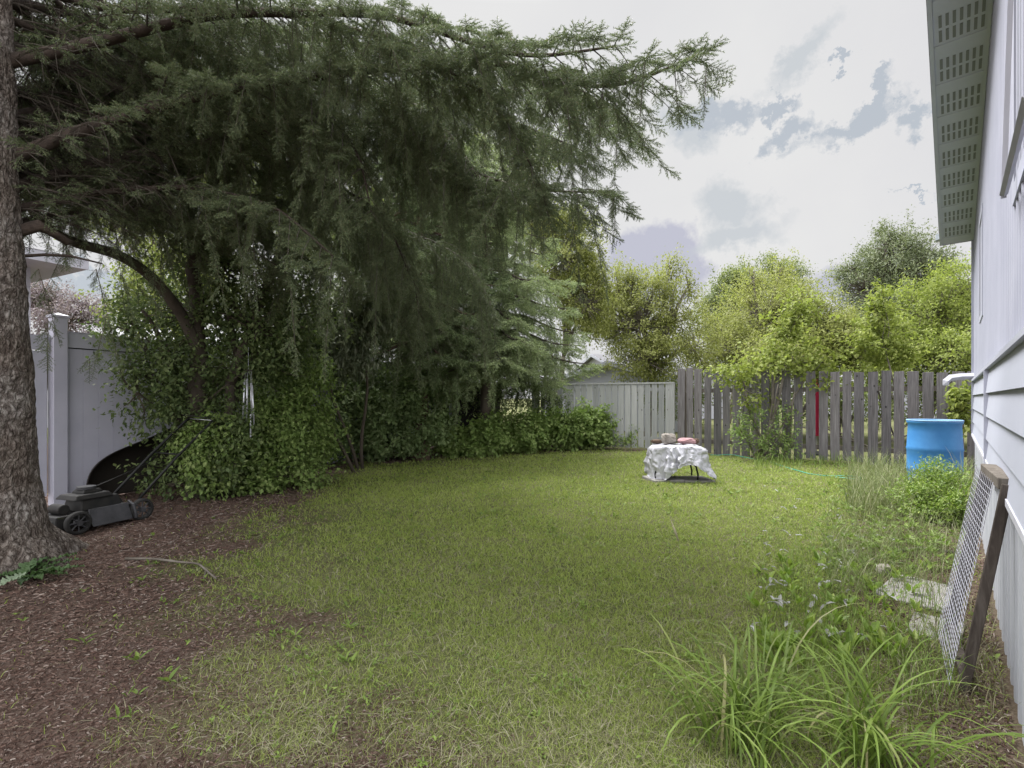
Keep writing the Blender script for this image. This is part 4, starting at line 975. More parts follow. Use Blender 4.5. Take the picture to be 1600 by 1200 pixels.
broad('ash_tree', 'darker feathery topped tree rising behind the wide yellow green one', 'tree', (10.6, 24), [lobe(1148, 455, 24, 38, 34), lobe(1190, 450, 24, 45, 40), lobe(1238, 440, 24, 22, 30), lobe(1205, 425, 24, 12, 18), lobe(1128, 490, 24, 40, 50)], M_mid, 900, 28, .12, 43, 1, .15, M_bbark, .22, TG, .38)
broad('poplar_tree', 'tall rounded grey green tree, the farthest one, left of the house wall', 'tree', (24, 31), [lobe(1395, 430, 31, 62, 62), lobe(1435, 412, 31, 42, 45), lobe(1350, 450, 31, 42, 48), lobe(1385, 385, 31, 30, 26), lobe(1460, 455, 31, 30, 40), lobe(1330, 420, 31, 18, 14), lobe(1390, 500, 30, 70, 40)], M_far, 1900, 28, .15, 44, 1, .25, M_bbark, .3, TG, .40)
broad('maple_tree', 'bright yellow green tree leaning against the house wall in the view', 'tree', (11.3, 13.4), [lobe(1470, 490, 13, 58, 62), lobe(1425, 530, 12.8, 52, 48), lobe(1520, 460, 13.2, 50, 50), lobe(1480, 555, 12.2, 75, 38), lobe(1560, 520, 13, 60, 70)], M_yel2, 1700, 28, .080, 45, 1, .12, M_bbark, .16, TG, .36)
broad('willow_bush', 'low yellow green bush between two trees behind the board fence', 'bush', (10.6, 15.5), [lobe(1330, 530, 15, 50, 48), lobe(1370, 555, 14.5, 48, 32), lobe(1295, 505, 15.5, 22, 30)], M_yel, 900, 28, .08, 46, 3, .05, M_bbark, .16, TG, .38)
broad('leafy_tree', 'drooping light green tree showing above the right flank of the pale spruce', 'tree', (1.4, 14.2), [lobe(880, 400, 13.8, 52, 55), lobe(915, 470, 13.8, 45, 55), lobe(850, 350, 13.8, 35, 35), lobe(905, 350, 13.8, 20, 22)], M_yel, 1100, 28, .08, 47, 1, .1, M_bbark, .17, TG, .40)
broad('leafy_tree', 'green tree filling the gap behind the dark spruce', 'tree', (-3.5, 19.5), [lobe(600, 400, 19, 120, 100), lobe(700, 330, 19.5, 110, 90), lobe(500, 300, 20, 120, 100), lobe(800, 270, 20, 80, 90)], M_mid, 2000, 20, .16, 48, 1, .2, M_bbark, .3, TG, .47)
broad('leafy_tree', 'green tree behind the left neighbour roof and the curved limb', 'tree', (-11.5, 17.5), [lobe(235, 470, 16, 70, 60), lobe(300, 400, 16.5, 90, 80), lobe(190, 360, 17, 50, 50), lobe(380, 300, 17, 100, 90), lobe(150, 180, 17, 70, 80)], M_yel2, 1500, 20, .12, 49, 1, .16, M_bbark, .22, TG, .48)
broad('plum_tree', 'purple leaved tree beyond the white fence post', 'tree', (-17, 17.5), [lobe(75, 470, 17, 38, 26), lobe(110, 500, 16.5, 45, 30), lobe(30, 460, 17, 40, 30), lobe(135, 475, 17, 25, 20)], M_purple, 700, 20, .085, 50, 1, .12, M_darkbark, .16, TG, .36)
broad('hedge', 'low green hedge beyond the neighbour lawn behind the board fence', 'hedge', (9.3, 12.6), [((7.2+k_*1.3, 14.2 - k_*.75, 1.35), (.95, .6, .75)) for k_ in range(6)] + [((5.2, 15.2, 1.3), (1.0, .6, .7))], M_mid, 1500, 18, .09, 55, 8, .02, M_bbark, .14, None, .34)
# young maple at the board fence: leaning stems in front, leaves above the boards
ym = broad('young_maple', 'young maple with twisted leaning stems growing against the board fence', 'tree', (5.20, 9.95), [lobe(1230, 560, 9.9, 66, 34, 40), lobe(1155, 580, 9.9, 48, 16, 30), lobe(1290, 585, 9.8, 40, 22, 30), lobe(1240, 500, 10, 40, 40, 30), lobe(1180, 620, 9.8, 22, 10, 16)], M_yel2, 270, 16, .075, 51, 4, .035, M_bbark, .13, None, .36, 1, .35, .2, aspect=.8)
st = MB(); r_ = np.random.default_rng(3)
for a_, b_, ra, rb in ((G(1172, 716), W(1232, 640, 9.7), .028, .018), (G(1176, 716), W(1160, 640, 9.8), .018, .010), (G(1200, 718), W(1178, 655, 9.75), .022, .012), (G(1222, 718), W(1242, 612, 9.7), .024, .016), (W(1232, 640, 9.7), W(1290, 560, 9.8), .015, .006), (G(1208, 718), W(1216, 600, 9.7), .018, .01), (G(1232, 716), W(1238, 640, 9.7), .014, .01)): bark_limb(st, a_, b_, ra, rb, r_, .06)
st.build('stems', M_bbark, ym, True)
broad('fence_weeds', 'tangle of leafy suckers and vines round the foot of the young maple', 'plant', (5.0, 9.75), [lobe(1185, 680, 9.7, 45, 34, 20), lobe(1225, 690, 9.6, 26, 28, 16), lobe(1165, 660, 9.8, 25, 30, 14), lobe(1232, 650, 9.7, 16, 30, 12)], M_shrub2, 120, 14, .07, 52, 4, .008, M_bbark, .09, None, .34, 0, .3, .1, foliage_name='leaves', trunk_name='stems')
broad('sapling', 'slender bright green sapling rising above the right boards', 'tree', (7.05, 8.85), [lobe(1375, 500, 9.3, 24, 46, 20), lobe(1352, 545, 9.3, 30, 24, 20), lobe(1405, 550, 9.3, 30, 24, 20), lobe(1376, 452, 9.3, 9, 14, 9)], M_yel2, 190, 16, .075, 53, 2, .016, M_bbark, .11, None, .38, 1, .3, .1, aspect=.7)
broad('sapling', 'small green sucker poking through the boards beside the barrel', 'plant', (7.35, 8.35), [lobe(1503, 640, 8.1, 16, 34, 10), lobe(1510, 610, 8.1, 10, 20, 8)], M_yel2, 60, 10, .085, 54, 1, .01, M_bbark, .08, None, .36, 1, .3, .1, aspect=.7, foliage_name='leaves', trunk_name='stem')

# dark multi-stem tree with leafy skirt behind the mower
dt = broad('cherry_tree', 'dark multi stemmed leafy tree behind the lawn mower', 'tree', (-4.02, 6.25), [lobe(310, 620, 6.3, 80, 70, 60), lobe(260, 560, 6.1, 62, 75, 50), lobe(390, 560, 6.6, 80, 60, 60), lobe(300, 480, 6.4, 90, 60, 60), lobe(440, 480, 6.8, 90, 60, 60), lobe(220, 500, 5.9, 55, 60, 30), lobe(215, 600, 5.8, 35, 60, 25), lobe(400, 500, 6.3, 70, 60, 40), lobe(340, 400, 6.3, 90, 60, 50), lobe(340, 690, 6.1, 62, 70, 45), lobe(290, 740, 6.0, 62, 40, 30)], M_dark, 1700, 19, .062, 61, 3, .085, M_darkbark, .13, None, .43, 0, .45, .3, aspect=.62)
st = MB(); r_ = np.random.default_rng(9)
for a_, b_, ra, rb in ((G(310, 778), W(312, 560, 6.2), .125, .10), (W(312, 560, 6.2), W(300, 420, 6.2), .10, .08), (W(300, 420, 6.2), W(340, 250, 6.4), .08, .05), (G(345, 775), W(360, 600, 6.3), .08, .06), (W(360, 600, 6.3), W(425, 430, 6.4), .065, .055), (W(425, 430, 6.4), W(470, 300, 6.6), .05, .03)): bark_limb(st, a_, b_, ra, rb, r_, .03, 10)
P_, _ = resample([W(315, 560, 6.2), W(285, 490, 6.0), W(235, 428, 5.6), W(185, 396, 5.1), W(130, 383, 4.6), W(85, 372, 4.3), W(58, 345, 4.15), W(40, 312, 4.1)], .15)
st.tube(P_, np.linspace(.075, .036, len(P_)), 10); st.build('stems', M_darkbark, dt, True)
broad('leafy_shrub', 'bright leafy skirt of shrub under the wind chime at the lawn edge', 'bush', (-3.45, 6.75), [lobe(430, 690, 6.7, 52, 52, 45), lobe(400, 740, 6.4, 50, 40, 35), lobe(465, 740, 6.8, 38, 35, 30), lobe(350, 760, 6.2, 45, 30, 30), lobe(490, 680, 7.3, 32, 40, 30), lobe(440, 640, 6.9, 40, 35, 35), lobe(440, 775, 6.4, 40, 16, 25), lobe(330, 700, 5.9, 40, 50, 30), lobe(470, 600, 7.2, 45, 45, 35)], M_shrub2, 1100, 20, .062, 62, 5, .012, M_darkbark, .11, None, .41, 0, .45, .35, aspect=.62, foliage_name='leaves', trunk_name='stems')
broad('leafy_shrub', 'curtain of long drooping grey green leaves above the shrubs left of centre', 'bush', (-2.75, 8.2), [lobe(500, 520, 8.0, 72, 52, 50), lobe(560, 480, 8.2, 60, 50, 50), lobe(450, 560, 7.8, 45, 40, 40), lobe(540, 560, 8.2, 50, 30, 40)], M_grapes, 1000, 18, .10, 63, 3, .03, M_darkbark, .12, None, .40, 1, 1.0, .3, aspect=.33, foliage_name='leaves', trunk_name='stems')
broad('leafy_shrub', 'rounded green shrub behind the lawn between the skirt and the shed', 'bush', (-2.45, 10.0), [lobe(590, 650, 9.8, 72, 48, 50), lobe(640, 620, 10, 62, 52, 45), lobe(560, 610, 10, 52, 45, 40), lobe(660, 670, 9.8, 42, 40, 35), lobe(535, 680, 9.5, 32, 28, 30), lobe(600, 690, 9.5, 72, 24, 35), lobe(520, 640, 9.2, 40, 45, 30), lobe(500, 700, 8.9, 34, 26, 30)], M_shrub, 1600, 20, .088, 64, 6, .016, M_darkbark, .11, None, .40, 0, .45, .35, aspect=.62, foliage_name='leaves', trunk_name='stems')
for k_, (px, py, Yd, rx, rz, lab) in enumerate([(735, 690, 10.6, 46, 26, 'leftmost low currant bush at the far lawn edge'), (800, 676, 11.2, 50, 30, 'second low currant bush at the lawn edge below the dark thicket'), (868, 668, 11.7, 42, 28, 'third low currant bush, right of the dark thicket'), (918, 670, 11.9, 32, 30, 'currant bush hiding the left end of the cream pickets')]):
    c_ = W(px, py, Yd); broad('currant_bush', lab, 'bush', (c_[0], c_[1]), [lobe(px, py, Yd, rx, rz, 30), lobe(px - rx * .5, py + 8, Yd - .1, rx * .6, rz * .8, 25), lobe(px + rx * .5, py + 4, Yd, rx * .6, rz * .9, 25)], M_shrub2, 430, 18, .085, 70 + k_, 5, .010, M_darkbark, .10, 'low bushes along the back lawn edge', .36, 0, .3, .4, aspect=.8, foliage_name='leaves', trunk_name='stems')
broad('thicket', 'dark purplish twiggy thicket in front of the shed under the pale spruce', 'bush', (-.1, 12.1), [lobe(770, 620, 12, 45, 45, 40), lobe(815, 590, 12, 52, 45, 40), lobe(855, 620, 12.1, 35, 32, 30), lobe(730, 600, 12, 25, 30, 20)], M_dark, 520, 14, .07, 65, 12, .014, M_twig, .12, None, .40, 0, .2, .2, twigs=.8, foliage_name='leaves', trunk_name='stems')
broad('weed_clump', 'thin leafy weeds at the foot of the cream picket fence', 'plant', (2.35, 11.75), [lobe(962, 690, 11.7, 14, 16, 10), lobe(985, 688, 11.7, 14, 16, 10), lobe(945, 694, 11.7, 10, 8, 8)], M_shrub2, 60, 12, .06, 66, 4, .006, M_twig, .07, None, .30, 0, .2, .1, foliage_name='leaves', trunk_name='stems')

# ------------------------------------------------------------------ lawn mower
fr = G(122, 835); MF = frame((fr[0], fr[1], 0), (.32, .947, 0))      # x: from front wheel to rear wheel, y: to the left, away from us
if MF[0, 1] > 0: MF[:3, 1] *= -1
mower = thing('lawn_mower', 'old dark grey push lawn mower parked between the spruce trunk and the shrubs', 'lawn mower', fr)
M_deck = noisy_mat('faded_deck', (.032, .032, .036), (.065, .065, .072), 9, .6, .3, 60)
M_dblack = noisy_mat('mower_black', (.010, .010, .011), (.028, .026, .024), 12, .6)
M_tyre = noisy_mat('tyre_rubber', (.02, .02, .02), (.035, .034, .033), 20, .85)
for (x_, y_, rw, cat_) in ((0, 0, .105, 0), (.56, 0, .11, 0), (0, .46, .105, 0), (.56, .46, .11, 0)):
    th = np.arange(28) / 28 * 6.2832; prof = [(-.028, rw * .78), (-.026, rw * .95), (-.012, rw), (.012, rw), (.026, rw * .95), (.028, rw * .78)]
    def wheel(prof_, nm, mt, par):
        v = np.array([[x_ + r0 * math.cos(a_), y_ + yy, rw + r0 * math.sin(a_)] for yy, r0 in prof_ for a_ in th]); i = np.arange(len(prof_) - 1)[:, None] * 28; j = np.arange(28)[None]; j2 = (j + 1) % 28
        b_ = MB().add(xf(MF, v), np.stack([i + j, i + j2, i + 28 + j2, i + 28 + j], -1).reshape(-1, 4)); return b_.build(nm, mt, par, True)
    w_ = wheel(prof + [(.02, rw * .74), (-.02, rw * .74), (-.028, rw * .78)], 'wheel', M_tyre, mower)
    rim = MB()
    for a_ in range(8):
        c_, s_ = math.cos(a_ * .785), math.sin(a_ * .785); rim.tube(xf(MF, np.array([[x_, y_ - .01, rw], [x_ + c_ * rw * .76, y_ - .01, rw + s_ * rw * .76]])), .007, 4)
    rim.tube(xf(MF, np.array([[x_, y_ - .032, rw], [x_, y_ + .03, rw]])), .026, 12); rim.build('rim', M_deck, w_)
dk = MB()   # deck: stamped shell, bevelled
def shell(mb, x0, x1, y0, y1, z0, z1, ins):
    v = np.array([[x0, y0, z0], [x1, y0, z0], [x1, y1, z0], [x0, y1, z0], [x0 + ins, y0 + ins, z1], [x1 - ins, y0 + ins, z1], [x1 - ins, y1 - ins, z1], [x0 + ins, y1 - ins, z1]])
    mb.add(xf(MF, v), [[0, 1, 5, 4], [1, 2, 6, 5], [2, 3, 7, 6], [3, 0, 4, 7], [4, 5, 6, 7], [0, 3, 2, 1]])
shell(dk, -.16, .56, .045, .42, .05, .175, .03); shell(dk, -.20, .05, .06, .40, .05, .14, .04); o = dk.build('deck', M_dblack, mower); bevel(o, .012, 2)
sf = MB(); v = np.array([[.10, .03, .205], [.45, .03, .205], [.45, -.045, .045], [.10, -.045, .045], [.10, .045, .20], [.45, .045, .20], [.45, -.03, .045], [.10, -.03, .045]])
sf.add(xf(MF, v), [[0, 1, 2, 3], [4, 7, 6, 5], [0, 4, 5, 1], [2, 6, 7, 3], [1, 5, 6, 2], [0, 3, 7, 4]]); bevel(sf.build('side_flap', M_deck, mower), .006)
ft = MB(); ft.tube(xf(MF, np.array([[.465, .05, .21], [.468, -.02, .18], [.47, -.05, .10], [.47, -.05, .05]])), .014, 6); ft.build('flap_bracket', M_deck, mower)
en = MB(); shell(en, .08, .44, .10, .37, .176, .29, .02); shell(en, .02, .36, .08, .38, .291, .335, .03); shell(en, .12, .30, .14, .32, .336, .37, .02); en.tube(xf(MF, np.array([[-.03, .14, .22], [-.03, .30, .22]])), .05, 10); bevel(en.build('engine', M_dblack, mower), .01, 2)
en = MB(); en.tube(xf(MF, np.array([[.20, .23, .37], [.20, .23, .395]])), .075, 20); en.build('engine_cap', M_deck, mower)
hA = xf(MF, np.array([[.50, .03, .16]]))[0]; hB = xf(MF, np.array([[.50, .44, .16]]))[0]
tR = np.array([-3.54, 5.75, .985]); tL = tR + (hB - hA) * .98 + (0, 0, .02)
hd = MB()
hd.tube([hA, hA + (tR - hA) * .5 + (0, 0, .02), tR - (tR - hA) * .04, tR], .013, 8); hd.tube([hB, hB + (tL - hB) * .5 + (0, 0, .02), tL - (tL - hB) * .06, tL + (.03, -.01, .01)], .015, 8)
hd.tube([hA + (tR - hA) * .56, hB + (tL - hB) * .56], .009, 8); hd.build('handle', M_black, mower, True)
M_chrome = mat('worn_steel', (.42, .42, .44), .35, .8); MB().tube([tL, tR], .007, 8).build('handle_bar', M_chrome, mower, True)
bl = MB(); bl.tube([tL + (0, 0, .0), tL + (-.02, -.05, .045), tR + (-.02, -.05, .03), tR], .005, 6); bl.build('brake_bar', M_black, mower)
cb = MB(); pts = [tL + (0, 0, .0), hB + (tL - hB) * .5 + (.02, -.02, -.06), xf(MF, np.array([[.3, .25, .38]]))[0]]; cb.tube(resample(pts, .08)[0], .004, 5); cb.build('cable', M_black, mower)

# black plastic shell leaning on the vinyl fence
M_shell = noisy_mat('black_plastic', (.020, .017, .015), (.040, .034, .030), 2, .6, spec=.25)
bs = MB(); prof = np.array([(.15, 0), (.13, .18), (.16, .35), (.28, .50), (.50, .60), (.85, .72), (1.10, .84), (1.32, .92), (1.7, .95), (2.1, .80), (2.3, .45), (2.32, 0)])
pr2, _ = resample(np.stack([prof[:, 0], prof[:, 1], prof[:, 1] * 0], -1), .05); rows = []
for dpt, sc2 in ((.32, 1.0), (.31, .985), (.18, .95), (.10, .90), (.09, .5), (.09, .0)):
    cx = 1.25; rows.append(np.stack([cx + (pr2[:, 0] - cx) * sc2, np.full(len(pr2), dpt), pr2[:, 1] * sc2], -1))
V = np.array(rows); q = len(pr2); i = np.arange(len(rows) - 1)[:, None] * q; j = np.arange(q - 1)[None]
sgnv = 1 if VM[0, 1] > 0 else -1
V[..., 1] = (V[..., 1] - .02) * sgnv
V2 = xf(VM, V.reshape(-1, 3)); V2[:, 2] += .03
pond = bs.add(V2, np.stack([i + j, i + j + 1, i + q + j + 1, i + q + j], -1).reshape(-1, 4)).build('plastic_pond_shell', M_shell, None, True)
sm = pond.modifiers.new('thickness', 'SOLIDIFY'); sm.thickness = .006
tag(pond, 'black moulded plastic shell leaning on the white fence behind the mower', 'pond liner')

# wind chime
wc = W(388, 592, 6.15); chime = thing('wind_chime', 'wind chime of pale metal tubes hanging in the dark tree', 'wind chime', wc + (0, 0, .12))
M_tubes = mat('brushed_tubes', (.62, .63, .68), .35, .5)
MB().tube([wc + (0, 0, .10), wc + (0, 0, .112)], .05, 16).build('disc', M_darkwood, chime)
for k_, (dx, dz, ln) in enumerate([(-.045, -.02, .48), (-.022, -.06, .50), (.0, .0, .44), (.022, -.05, .40), (.045, -.08, .50)]):
    p = wc + (dx, .03 * math.sin(k_ * 2.3), dz); MB().tube([p, p + (.012 * (k_ - 2), 0, -ln)], .0105, 8).build('tube', M_tubes, chime, True)
cd = MB()
for k_, dx in enumerate((-.045, -.022, 0, .022, .045)): cd.tube([wc + (dx * .8, 0, .10), wc + (dx, .03 * math.sin(k_ * 2.3), [-.02, -.06, 0, -.05, -.08][k_])], .0015, 3)
cd.tube([wc + (0, 0, .112), wc + (0, 0, .40)], .002, 4); cd.tube([wc + (.03, 0, -.45), wc + (.028, 0, -.75)], .010, 6); cd.build('cord_and_sail', M_tubes, chime)

# ------------------------------------------------------------------ stick, weeds on the mulch
P_, _ = resample([G(196, 878), G(240, 878), G(285, 884), G(310, 885), G(322, 896), G(338, 910)], .03); P_[:, 2] += .025; st = MB(); st.tube(P_, np.linspace(.010, .006, len(P_)), 7)
st.tube([G(322, 896) + (0, 0, .025), G(318, 908) + (0, 0, .01)], [.006, .003], 5)
tag(st.build('fallen_stick', M_bbark, None, True), 'crooked fallen stick lying on the mulch in front of the mower', 'stick')
def ribbons(mb, base, az, el, ln, wd, grav, seg=9, fold=.18, tw=0):
    n_ = len(base); p = base.copy(); hd_ = np.stack([np.cos(az), np.sin(az), np.zeros(n_)], -1); sd_ = np.stack([-np.sin(az), np.cos(az), np.zeros(n_)], -1)
    a_ = el.copy(); rows = []; st_ = ln / seg
    for k_ in range(seg + 1):
        t = k_ / seg; ww = wd * (np.minimum(1, .55 + t * 2.2) * (1 - t ** 2.6)) * .5; up_ = -hd_ * np.sin(a_)[:, None] + np.array([0, 0, 1.]) * np.cos(a_)[:, None]
        rows += [p - sd_ * ww[:, None] + up_ * (ww * fold * 2)[:, None], p, p + sd_ * ww[:, None] + up_ * (ww * fold * 2)[:, None]]
        p = p + (hd_ * np.cos(a_)[:, None] + np.array([0, 0, 1.]) * np.sin(a_)[:, None]) * st_[:, None]
        a_ = a_ - grav * (.3 + 1.4 * t) * 1.0 / seg * 2
        hd_ = hd_ + sd_ * (tw if np.isscalar(tw) else tw[:, None]) / seg; hd_ = unit(hd_)
        p[:, 2] = np.maximum(p[:, 2], .01)
    v = np.stack(rows, 1); K_ = v.shape[1]; i = np.arange(n_)[:, None] * K_; b = mb.n; mb.add(v.reshape(-1, 3), i + [[0, 1, 4, 3]]); 
    for k_ in range(seg):
        o_ = 3 * k_
        if k_: mb.F[4].append(i + [[o_, o_ + 1, o_ + 4, o_ + 3]] + b)
        mb.F[4].append(i + [[o_ + 1, o_ + 2, o_ + 5, o_ + 4]] + b)
M_lily = leaf_mat('daylily_leaf', [(0, (.085, .135, .020)), (.5, (.125, .19, .033)), (.85, (.18, .25, .055)), (1, (.28, .26, .13))], .35, .5, .25)
M_lily2 = leaf_mat('pale_lily_leaf', [(0, (.105, .155, .035)), (.6, (.155, .21, .055)), (1, (.28, .28, .15))], .35, .5, .25)
for k_, (bx_, by_, nn, lab, mt, az0) in enumerate([(.80, 1.74, 95, 'daylily clump with long arching leaves, left one at the bottom of the photo', M_lily, 0), (1.22, 1.66, 90, 'daylily clump beside the first, its leaves arching right towards the house', M_lily, 0), (1.0, 1.90, 45, 'paler daylily clump just behind the two front ones', M_lily2, 0)]):
    mb_ = MB(); az = rng.uniform(0, 6.283, nn); b0 = np.stack([bx_ + rng.normal(0, .07, nn), by_ + rng.normal(0, .06, nn), np.zeros(nn)], -1)
    ribbons(mb_, b0, az, rng.uniform(R(52), R(84), nn), rng.uniform(.24, .66, nn), rng.uniform(.006, .0125, nn), rng.uniform(.9, 2.1, nn), tw=rng.normal(0, .3, nn))
    root = thing('daylily_clump', lab, 'plant', (bx_, by_, 0), 'daylily clumps at the bottom right'); mb_.build('leaves', mt, root, True)
    if k_ == 0:
        sk = MB(); sk.tube(resample([[.86, 1.83, 0], [.80, 1.95, .30], [.74, 2.08, .53], [.722, 2.11, .63]], .05)[0], .0018, 5); sk.build('stalk', M_lily2, root, True)
        hd = MB(); hd.tube([[.722, 2.11, .63], [.712, 2.125, .67], [.700, 2.14, .71]], [.003, .0055, .001], 6); hd.build('seed_head', M_straw, root, True)
# thistle leaves under the trunk
def lobed_leaf(mb, base, az, el, ln, wd, seed):
    r2 = np.random.default_rng(seed); n_ = 40; t = np.linspace(0, 1, n_); d = np.array([math.cos(az), math.sin(az), 0]); s_ = np.array([-d[1], d[0], 0])
    hh = np.sin(el) * t * ln - .55 * t ** 2 * ln * np.sin(el) ; mid = base + d * (t * ln * math.cos(el))[:, None]; mid[:, 2] += hh
    pr = np.sin(np.pi * t ** .8) * wd * .5 * (.40 + .60 * np.abs(np.sin(t * 14 + r2.uniform(0, 3)))) + .002
    l_ = mid + s_ * pr[:, None]; rr = mid - s_ * (pr * r2.uniform(.85, 1.1, n_))[:, None]; l_[:, 2] += r2.normal(0, .008, n_) + pr * .25; rr[:, 2] += r2.normal(0, .008, n_) + pr * .25
    v = np.stack([l_, mid, rr], 1).reshape(-1, 3); i = np.arange(n_ - 1)[:, None] * 3; mb.add(v, np.concatenate([i + [[0, 1, 4, 3]], i + [[1, 2, 5, 4]]]))
M_thistle = leaf_mat('thistle_leaf', [(0, (.05, .095, .035)), (1, (.09, .15, .055))], .3, .5, .4)
M_pale = leaf_mat('pale_leaf_underside', [(0, (.20, .27, .17)), (1, (.30, .37, .26))], .3, .6, .3)
tb = G(45, 905); th_ = thing('thistle_plant', 'sprawling dark green lobed thistle plant at the foot of the spruce trunk', 'plant', tb); mb_ = MB()
for k_, (a_, ln, el) in enumerate([(10, .34, .35), (25, .30, .5), (-8, .30, .25), (60, .30, .5), (-30, .26, .3), (160, .34, .4), (200, .30, .3), (120, .28, .6), (-60, .22, .2), (230, .25, .3), (85, .24, .7), (-15, .36, .5)]): lobed_leaf(mb_, tb + (rng.normal(0, .03), rng.normal(0, .03), .02), R(a_), el, ln * 1.1, .085, k_)
mb_.build('leaves', M_thistle, th_); mb_ = MB(); lobed_leaf(mb_, G(40, 908) + (0, 0, .05), R(-72), .15, .30, .075, 40); mb_.build('turned_leaf', M_pale, th_)
def small_weed(mb, p, sc_, n_=6):
    az = rng.uniform(0, 6.283) + np.arange(n_) / n_ * 6.283 + rng.normal(0, .2, n_); el = rng.uniform(.25, 1.1, n_); d = np.stack([np.cos(az) * np.cos(el), np.sin(az) * np.cos(el), np.sin(el)], -1)
    leaves(mb, np.repeat(p[None], n_, 0) + d * .006, d, np.repeat([[0, 0, 1.]], n_, 0) + rng.normal(0, .15, (n_, 3)), sc_ * rng.uniform(.7, 1.2, n_), sc_ * rng.uniform(.28, .42, n_), .18, 1)
mb_ = MB()
for px, py, sc_ in ((92, 828, .10), (118, 820, .10), (105, 835, .08)): small_weed(mb_, G(px, py) + (0, 0, .12), sc_, 4)
tag(mb_.build('weed_sprout', M_yel2), 'bright green weed leaves in front of the mower wheel', 'plant')
mb_ = MB()
for px, py in ((196, 892), (222, 888), (240, 890), (250, 893), (292, 896), (230, 910), (32, 968), (128, 1010), (262, 945), (250, 1052), (262, 1068), (220, 1090), (190, 1125), (205, 1035), (330, 870), (372, 868), (400, 890), (480, 960), (455, 1000), (430, 1005), (465, 1030), (500, 1060), (540, 1040), (545, 985), (560, 950), (590, 930), (620, 960), (600, 890), (420, 920), (350, 940)):
    for _ in range(2): small_weed(mb_, G(px + rng.normal(0, 9), py + rng.normal(0, 4)) + (0, 0, .012), rng.uniform(.02, .06), int(rng.integers(2, 5)))
for _ in range(60):
    px, py = rng.uniform(380, 1150), rng.uniform(850, 1120)
    for _k in range(int(rng.integers(1, 5))): small_weed(mb_, G(px + rng.normal(0, 14), py + rng.normal(0, 6)) + (0, 0, .006), rng.uniform(.012, .034), int(rng.integers(2, 5)))
tag(mb_.build('mulch_weeds', M_weed), 'scattered small broad leaved weeds sprouting from the mulch and thin lawn', 'weeds', kind='stuff')

# weedy bed along the house
mb_ = MB(); mb2 = MB(); k_ = 0
for _ in range(130):
    px, py = rng.uniform(1170, 1450), rng.uniform(870, 1050); g_ = G(px, py)
    if px > 1380 + rng.uniform(0, 60) and py > 900: continue
    n_ = 5; az = rng.uniform(0, 6.283, n_); el = rng.uniform(.7, 1.35, n_); d = np.stack([np.cos(az) * np.cos(el), np.sin(az) * np.cos(el), np.sin(el)], -1); sz = rng.uniform(.035, .10) * rng.uniform(.6, 1.1, n_)
    leaves(mb_, np.repeat(g_[None], n_, 0) + d * .03, d, np.stack([-np.cos(az), -np.sin(az), np.full(n_, .6)], -1), sz, sz * rng.uniform(.35, .55, n_), .15, 1)
M_dock = leaf_mat('dock_leaf', [(0, (.13, .21, .03)), (.6, (.19, .29, .04)), (1, (.29, .36, .08))], .4, .42, .5)
tag(mb_.build('broadleaf_weeds', M_dock), 'bright yellow green broad leaved weeds behind the daylilies', 'weeds', kind='stuff')
mb_ = MB()
for _ in range(260):
    py = rng.uniform(745, 900); px = 1300 + (py - 745) * .0 + rng.uniform(0, 240) - (py - 745) * .25; g_ = G(px, py)
    if wall_a(g_[0], g_[1]) > .1 or g_[1] > 7.6: continue
    small_weed(mb_, g_ + (0, 0, rng.uniform(.0, .12)), rng.uniform(.03, .075), 5)
for _ in range(260):
    px, py = rng.uniform(1270, 1470), rng.uniform(755, 890); g_ = G(px - (py - 760) * .25 + 20, py)
    if wall_a(g_[0], g_[1]) < .1: small_weed(mb_, g_ + (0, 0, rng.uniform(.02, .2)), rng.uniform(.02, .05), 6)
tag(mb_.build('bed_weeds', M_weed), 'mixed knee low weeds filling the bed along the house', 'weeds', kind='stuff')
# pale dry grey leaves and seed heads in the weed bed
mb_ = MB()
for _ in range(90):
    px, py = rng.uniform(1190, 1420), rng.uniform(770, 1020); g_ = G(px - (py - 800) * .15, py); n_ = 2
    az = rng.uniform(0, 6.283, n_); leaves(mb_, np.repeat(g_[None], n_, 0) + (0, 0, rng.uniform(.02, .10)), np.stack([np.cos(az), np.sin(az), rng.normal(0, .4, n_)], -1), np.repeat([[0, 0, 1.]], n_, 0), rng.uniform(.03, .07, n_), rng.uniform(.012, .028, n_), .25, 1)
M_dead = leaf_mat('withered_leaf', [(0, (.20, .20, .18)), (.6, (.30, .30, .29)), (1, (.40, .40, .41))], .2, .7, .3)
tag(mb_.build('withered_leaves', M_dead), 'pale withered leaves scattered through the weed bed', 'dead leaves', kind='stuff')
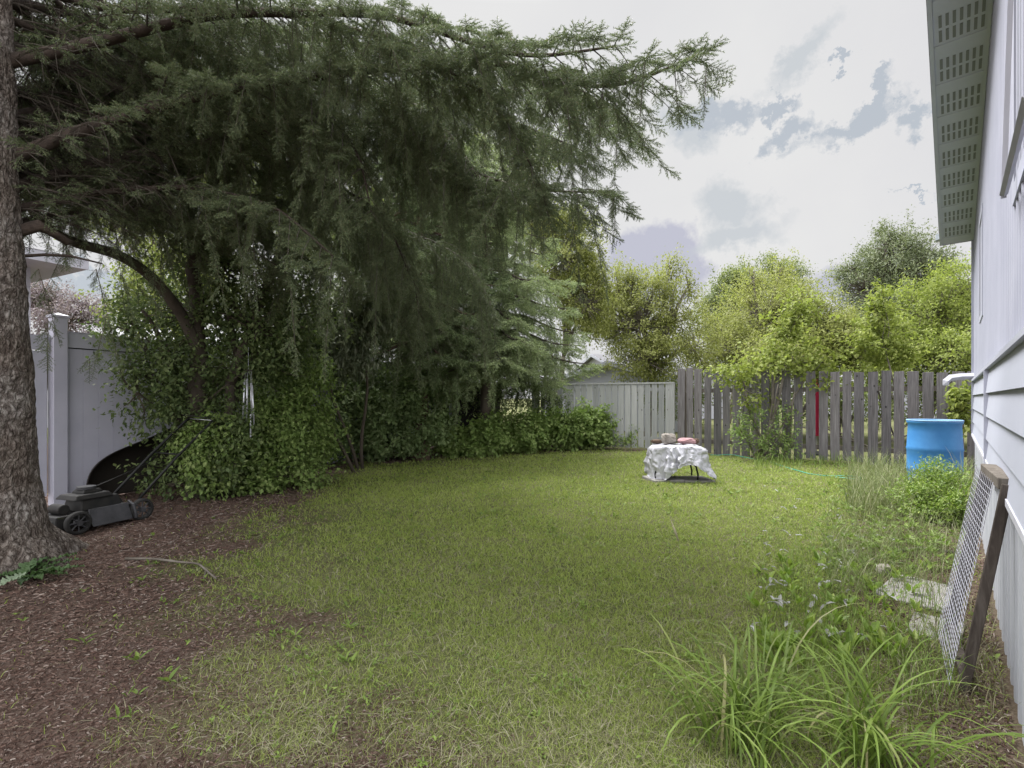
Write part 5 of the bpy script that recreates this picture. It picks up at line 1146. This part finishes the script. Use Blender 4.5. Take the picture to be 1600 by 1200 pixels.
# tall wispy grass by the barrel and along the wall
def tall(n_, pxr, pyr, h0, h1, wdt, mt, name, lab):
    mb_ = MB(); px, py = rng.uniform(*pxr, n_), rng.uniform(*pyr, n_); Yd = 950 / (py - HY); b0 = np.stack([(px - 800) / F * Yd, Yd, np.zeros(n_)], -1)
    ok = (wall_a(b0[:, 0], b0[:, 1]) < .16) & (np.hypot(b0[:, 0] - bc[0], b0[:, 1] - bc[1]) > .32) & (b0[:, 1] < fence_y(b0[:, 0]) + .1)
    ok &= ~((px > 1385) & (py > 878) & (py < 940) & (rng.random(n_) < .5))
    b0 = b0[ok]; n_ = len(b0); ribbons(mb_, b0, rng.uniform(0, 6.283, n_), rng.uniform(R(62), R(88), n_), rng.uniform(h0, h1, n_), np.full(n_, wdt), rng.uniform(.2, 1.3, n_), seg=5)
    return tag(mb_.build(name, mt), lab, 'grass', kind='stuff')
M_wisp = leaf_mat('wispy_grass', [(0, (.12, .165, .055)), (.5, (.19, .225, .10)), (.85, (.27, .28, .16)), (1, (.40, .37, .27))], .3, .7, .2)
tall(3000, (1325, 1530), (738, 815), .2, .60, .0045, M_wisp, 'tall_grass', 'tall wispy half dry grass in front of the blue barrel')
tall(1900, (1290, 1500), (790, 935), .10, .32, .0035, M_wisp, 'tall_grass', 'shorter loose grass stems in the middle of the weed bed')
tall(420, (1495, 1545), (775, 830), .3, .75, .007, M_wisp, 'tall_grass', 'clump of dry stems against the foundation of the house')
M_green_tall = leaf_mat('tall_green_grass', [(0, (.12, .19, .04)), (1, (.22, .29, .08))], .35, .6, .3)
tall(1500, (1190, 1500), (830, 1110), .08, .24, .0035, M_green_tall, 'tall_grass', 'fresh green grass blades among the broad leaved weeds')
tall(500, (1180, 1420), (714, 735), .12, .35, .010, M_green_tall, 'tall_grass', 'uncut green grass strip along the foot of the board fence')
tall(500, (1400, 1600), (900, 1130), .05, .20, .003, M_straw, 'dry_stems', 'dry brown stems littering the bare soil by the mesh frame')
# feathery plant
fp = np.array([4.40, 5.05, 0]); r_ = np.random.default_rng(17)
broad('feathery_plant', 'bushy bright feathery leaved plant against the house in front of the barrel', 'plant', fp, [((4.45, 5.05, .28), (.36, .28, .20)), ((4.22, 4.85, .20), (.28, .25, .15)), ((4.62, 5.25, .36), (.22, .22, .18))], M_dock, 420, 26, .038, 81, 6, .008, M_twig, .06, None, .36, 0, .1, .3, aspect=.32, foliage_name='leaves', trunk_name='stems')
